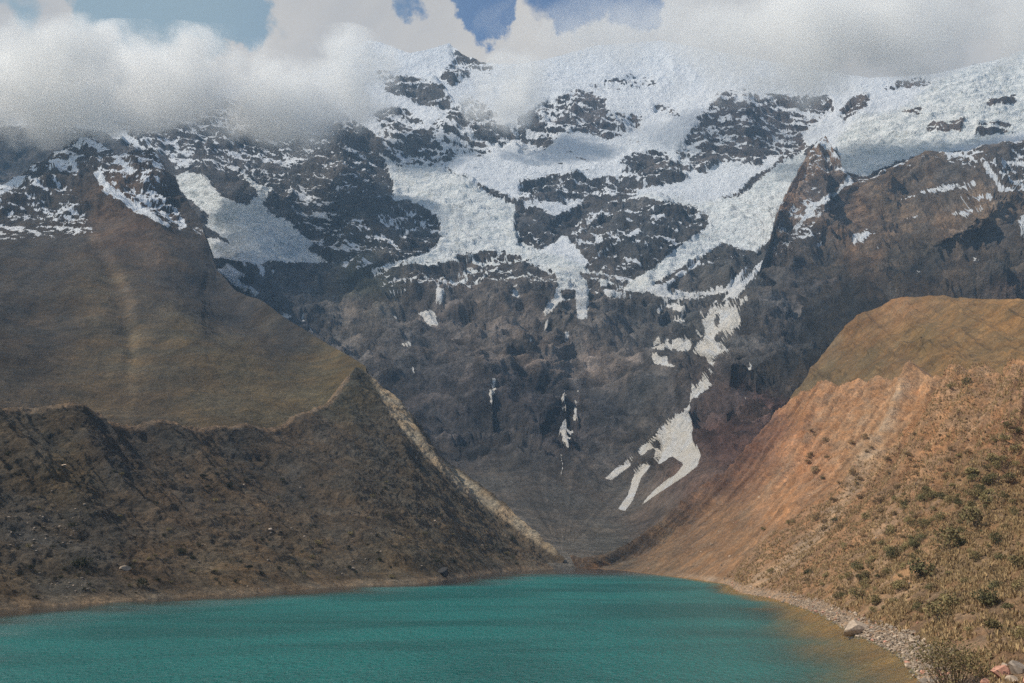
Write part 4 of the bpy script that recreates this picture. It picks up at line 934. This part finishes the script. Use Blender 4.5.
w_ = np.where(PXRt[bx] > 790, 1.0, .25); w_ /= w_.sum()
rg = np.random.default_rng(11)
for i in rg.choice(bx, 260, p=w_):
    place_rock('stone', RIGHT[i] + rg.normal(size=3) * np.array([.3, .3, 0]), float(rg.uniform(.35, 1.25)), (M_pale, M_pale, M_grey, M_pink)[rg.integers(4)], *(('loose stone of the pale beach between the large boulder and the foreground shrub', 'stones of the near beach') if PXRt[i] > 856 else ('loose stone of the narrow far strip of beach beyond the large boulder', 'stones of the far beach')), cat='stone')
sl_i = np.where((RIGHT[:, 2] > 2.2) & (PXRt > 640) & (PXRt < 1030) & (PYRt < 690) & (PYRt > 385) & (RIGHT[:, 1] < 600))[0]
for i in rg.choice(sl_i, 170):
    place_rock('rock', RIGHT[i], float(rg.uniform(.8, 3.4) * RIGHT[i, 1] / FP * (1 if RIGHT[i, 1] > 200 else 1.6)), (M_pale, M_pink, M_grey)[rg.integers(3)], 'weathered rock lying among the dry grass of the right slope', 'rocks scattered on the right slope')
# gravel between the stones
def scatter(name, pts, data, smin, smax, mat, kind, sq=1.0):
    VV, FF, k0 = [], [], 0
    for j, p in enumerate(pts):
        V, F = data[j % len(data)]; a = rg.uniform(0, 6.28); c_, s_ = math.cos(a), math.sin(a); s = rg.uniform(smin, smax)
        R_ = np.array([[c_, s_, 0], [-s_, c_, 0], [0, 0, sq]]); VV.append((V * s) @ R_ + p); FF.append(F + k0); k0 += len(V)
    o = mesh_obj(name, np.concatenate(VV), np.concatenate(FF), mat); o['kind'] = kind; return o
sel = RIGHT[rg.choice(bx, 6500, p=w_)] + rg.normal(size=(6500, 3)) * np.array([.4, .4, .03])
third = len(sel) // 3
scatter('gravel', sel[:2 * third], PEB, .08, .34, M_pale, 'stuff'); scatter('gravel', sel[2 * third:], PEB, .08, .30, M_grey, 'stuff')
# straw grass tufts
def tuft(seed):
    r = np.random.default_rng(seed); V = []; F = []
    for k in range(9):
        a = r.uniform(0, 6.28); l = r.uniform(.4, 1.0); o_ = np.array([math.cos(a), math.sin(a), 0]) * .12; tip = np.array([math.cos(a) * .55 * l, math.sin(a) * .55 * l, l])
        sd = np.array([-math.sin(a), math.cos(a), 0]) * .10; m = (o_ + tip) / 2 + np.array([0, 0, .12]); k0 = len(V)
        V += [o_ - sd, o_ + sd, m + sd * .6, m - sd * .6, tip, tip]; F += [(k0, k0 + 1, k0 + 2, k0 + 3), (k0 + 3, k0 + 2, k0 + 4, k0 + 5)]
    V = np.array(V); V[:, 0] += 0; return V, np.array(F)
T = [tuft(300 + k) for k in range(6)]
gi = np.where((RIGHT[:, 2] > 1.8) & (PXRt > 690) & (PXRt < 1060) & (PYRt < 720) & (RIGHT[:, 1] < 420) & (RIGHT[:, 1] > 60))[0]
dn_ = fbm(RIGHT[gi], 7, 3); gi = gi[dn_ > -.12]
sel = RIGHT[rg.choice(gi, 30000)] + rg.normal(size=(30000, 3)) * np.array([.25, .25, .0])
scatter('grass', sel[:18000], T, .4, 1.2, M_straw, 'stuff'); scatter('grass', sel[18000:], T, .4, 1.1, M_dry, 'stuff')

# ---------------------------------------------------------------- air and clouds
def volume_mat(name, dens, col, aniso=0.0):
    m = bpy.data.materials.new(name); m.use_nodes = True; t = m.node_tree; t.nodes.clear()
    o = N(t, 'ShaderNodeOutputMaterial'); v = N(t, 'ShaderNodeVolumePrincipled'); v.inputs['Color'].default_value = (*col, 1)
    v.inputs['Density'].default_value = dens; v.inputs['Anisotropy'].default_value = aniso
    t.links.new(v.outputs[0], o.inputs['Volume']); return m, t, v

hm, _, _ = volume_mat('air_haze', .000075, (.42, .68, 1.0))
V = np.array([(x, y, z) for x in (-2600, 2600) for y in (-400, 3600) for z in (-25, 1750)], float)
F = np.array([(0, 1, 3, 2), (4, 6, 7, 5), (0, 4, 5, 1), (2, 3, 7, 6), (0, 2, 6, 4), (1, 5, 7, 3)])
hz = mesh_obj('haze', V, F, hm); hz['kind'] = 'stuff'

def cloud(px, py, Y, w, h, dep, dens, label, tilt=0.0, seed=0.0, lo=.30, nscale=170, col=(1.0, .995, .985), wn=1.7):
    """a bank of mist of real size: w, h in metres per photo pixel at Y, dep in metres"""
    c = at(px, py, Y); k = Y / FP
    m, t, v = volume_mat('mist', 0, col, 0.0)
    tcn = N(t, 'ShaderNodeTexCoord'); pos = N(t, 'ShaderNodeNewGeometry').outputs['Position']
    L = N(t, 'ShaderNodeVectorMath', operation='LENGTH'); t.links.new(tcn.outputs['Object'], L.inputs[0])
    fall = math_node(t, 'SUBTRACT', 1.0, math_node(t, 'POWER', L.outputs['Value'], 2.0))
    ofs = N(t, 'ShaderNodeVectorMath', operation='ADD'); t.links.new(pos, ofs.inputs[0]); ofs.inputs[1].default_value = (seed * 531, seed * 77, 0)
    nn = noise_node(t, ofs.outputs[0], 1 / nscale, 5, .6, .25)
    nn2 = noise_node(t, ofs.outputs[0], 1 / (nscale * .3), 4, .6)
    q_ = math_node(t, 'ADD', math_node(t, 'MULTIPLY', fall, .62), math_node(t, 'MULTIPLY', math_node(t, 'SUBTRACT', nn.outputs['Fac'], .5), wn))
    q_ = math_node(t, 'ADD', q_, math_node(t, 'MULTIPLY', math_node(t, 'SUBTRACT', nn2.outputs['Fac'], .5), wn * .35))
    dd = math_node(t, 'POWER', ramp(t, q_, lo - .25, lo + .40), 1.6)
    t.links.new(math_node(t, 'MULTIPLY', dd, dens), v.inputs['Density'])
    import bmesh
    bm = bmesh.new(); bmesh.ops.create_icosphere(bm, subdivisions=4, radius=1.0)
    co = np.array([x.co[:] for x in bm.verts]); f = 1 - .10 + .10 * fbm(co + seed, .7, 3)
    for x, g in zip(bm.verts, f): x.co = x.co * float(g)
    me = bpy.data.meshes.new('cloud'); bm.to_mesh(me); bm.free(); me.materials.append(m)
    o = bpy.data.objects.new('cloud', me); C.objects.link(o)
    o.location = c; o.scale = (w * k / 1, dep, h * k); o.rotation_euler = (0, tilt, 0)
    tag(o, label, 'cloud', kind='stuff')
    return o
cloud(0, 84, 1700, 290, 70, 200, .022, 'wide pale cloud bank hanging over the left ridge', -.04, 1, nscale=150, wn=3.0)
cloud(205, 84, 1950, 200, 66, 180, .020, 'cloud bank draped over the left glacier, its soft lower edge over dark rock', .16, 2, nscale=140, wn=3.0)
cloud(140, 86, 1850, 120, 48, 140, .014, 'low roll of cloud filling the gap between the two left cloud banks', .05, 9.4, nscale=200, lo=.2)
cloud(290, 112, 2000, 78, 60, 130, .014, 'grey tail of mist over the ridge left of the dark rock tower', .3, 3, wn=2.2)
cloud(348, 80, 2250, 72, 72, 120, .020, 'white wisp of cloud drifting below the leftmost summit', -.3, 4, nscale=130, wn=2.2)
cloud(508, 90, 2280, 66, 54, 90, .026, 'small bright puff of cloud in front of the wall between two rock bands', -.5, 5.3, nscale=110, wn=2.2, lo=.33)
cloud(790, 46, 2050, 220, 80, 190, .018, 'broad cloud covering the crest above the right glacier', .05, 6, nscale=230, wn=2.3)
cloud(960, 14, 1950, 200, 84, 190, .014, 'grey cloud over the top right corner of the range', -.10, 7, nscale=230, wn=2.3)
cloud(610, 28, 2300, 170, 52, 160, .006, 'thin veil of mist over the snowy summit ridge', .0, 8)
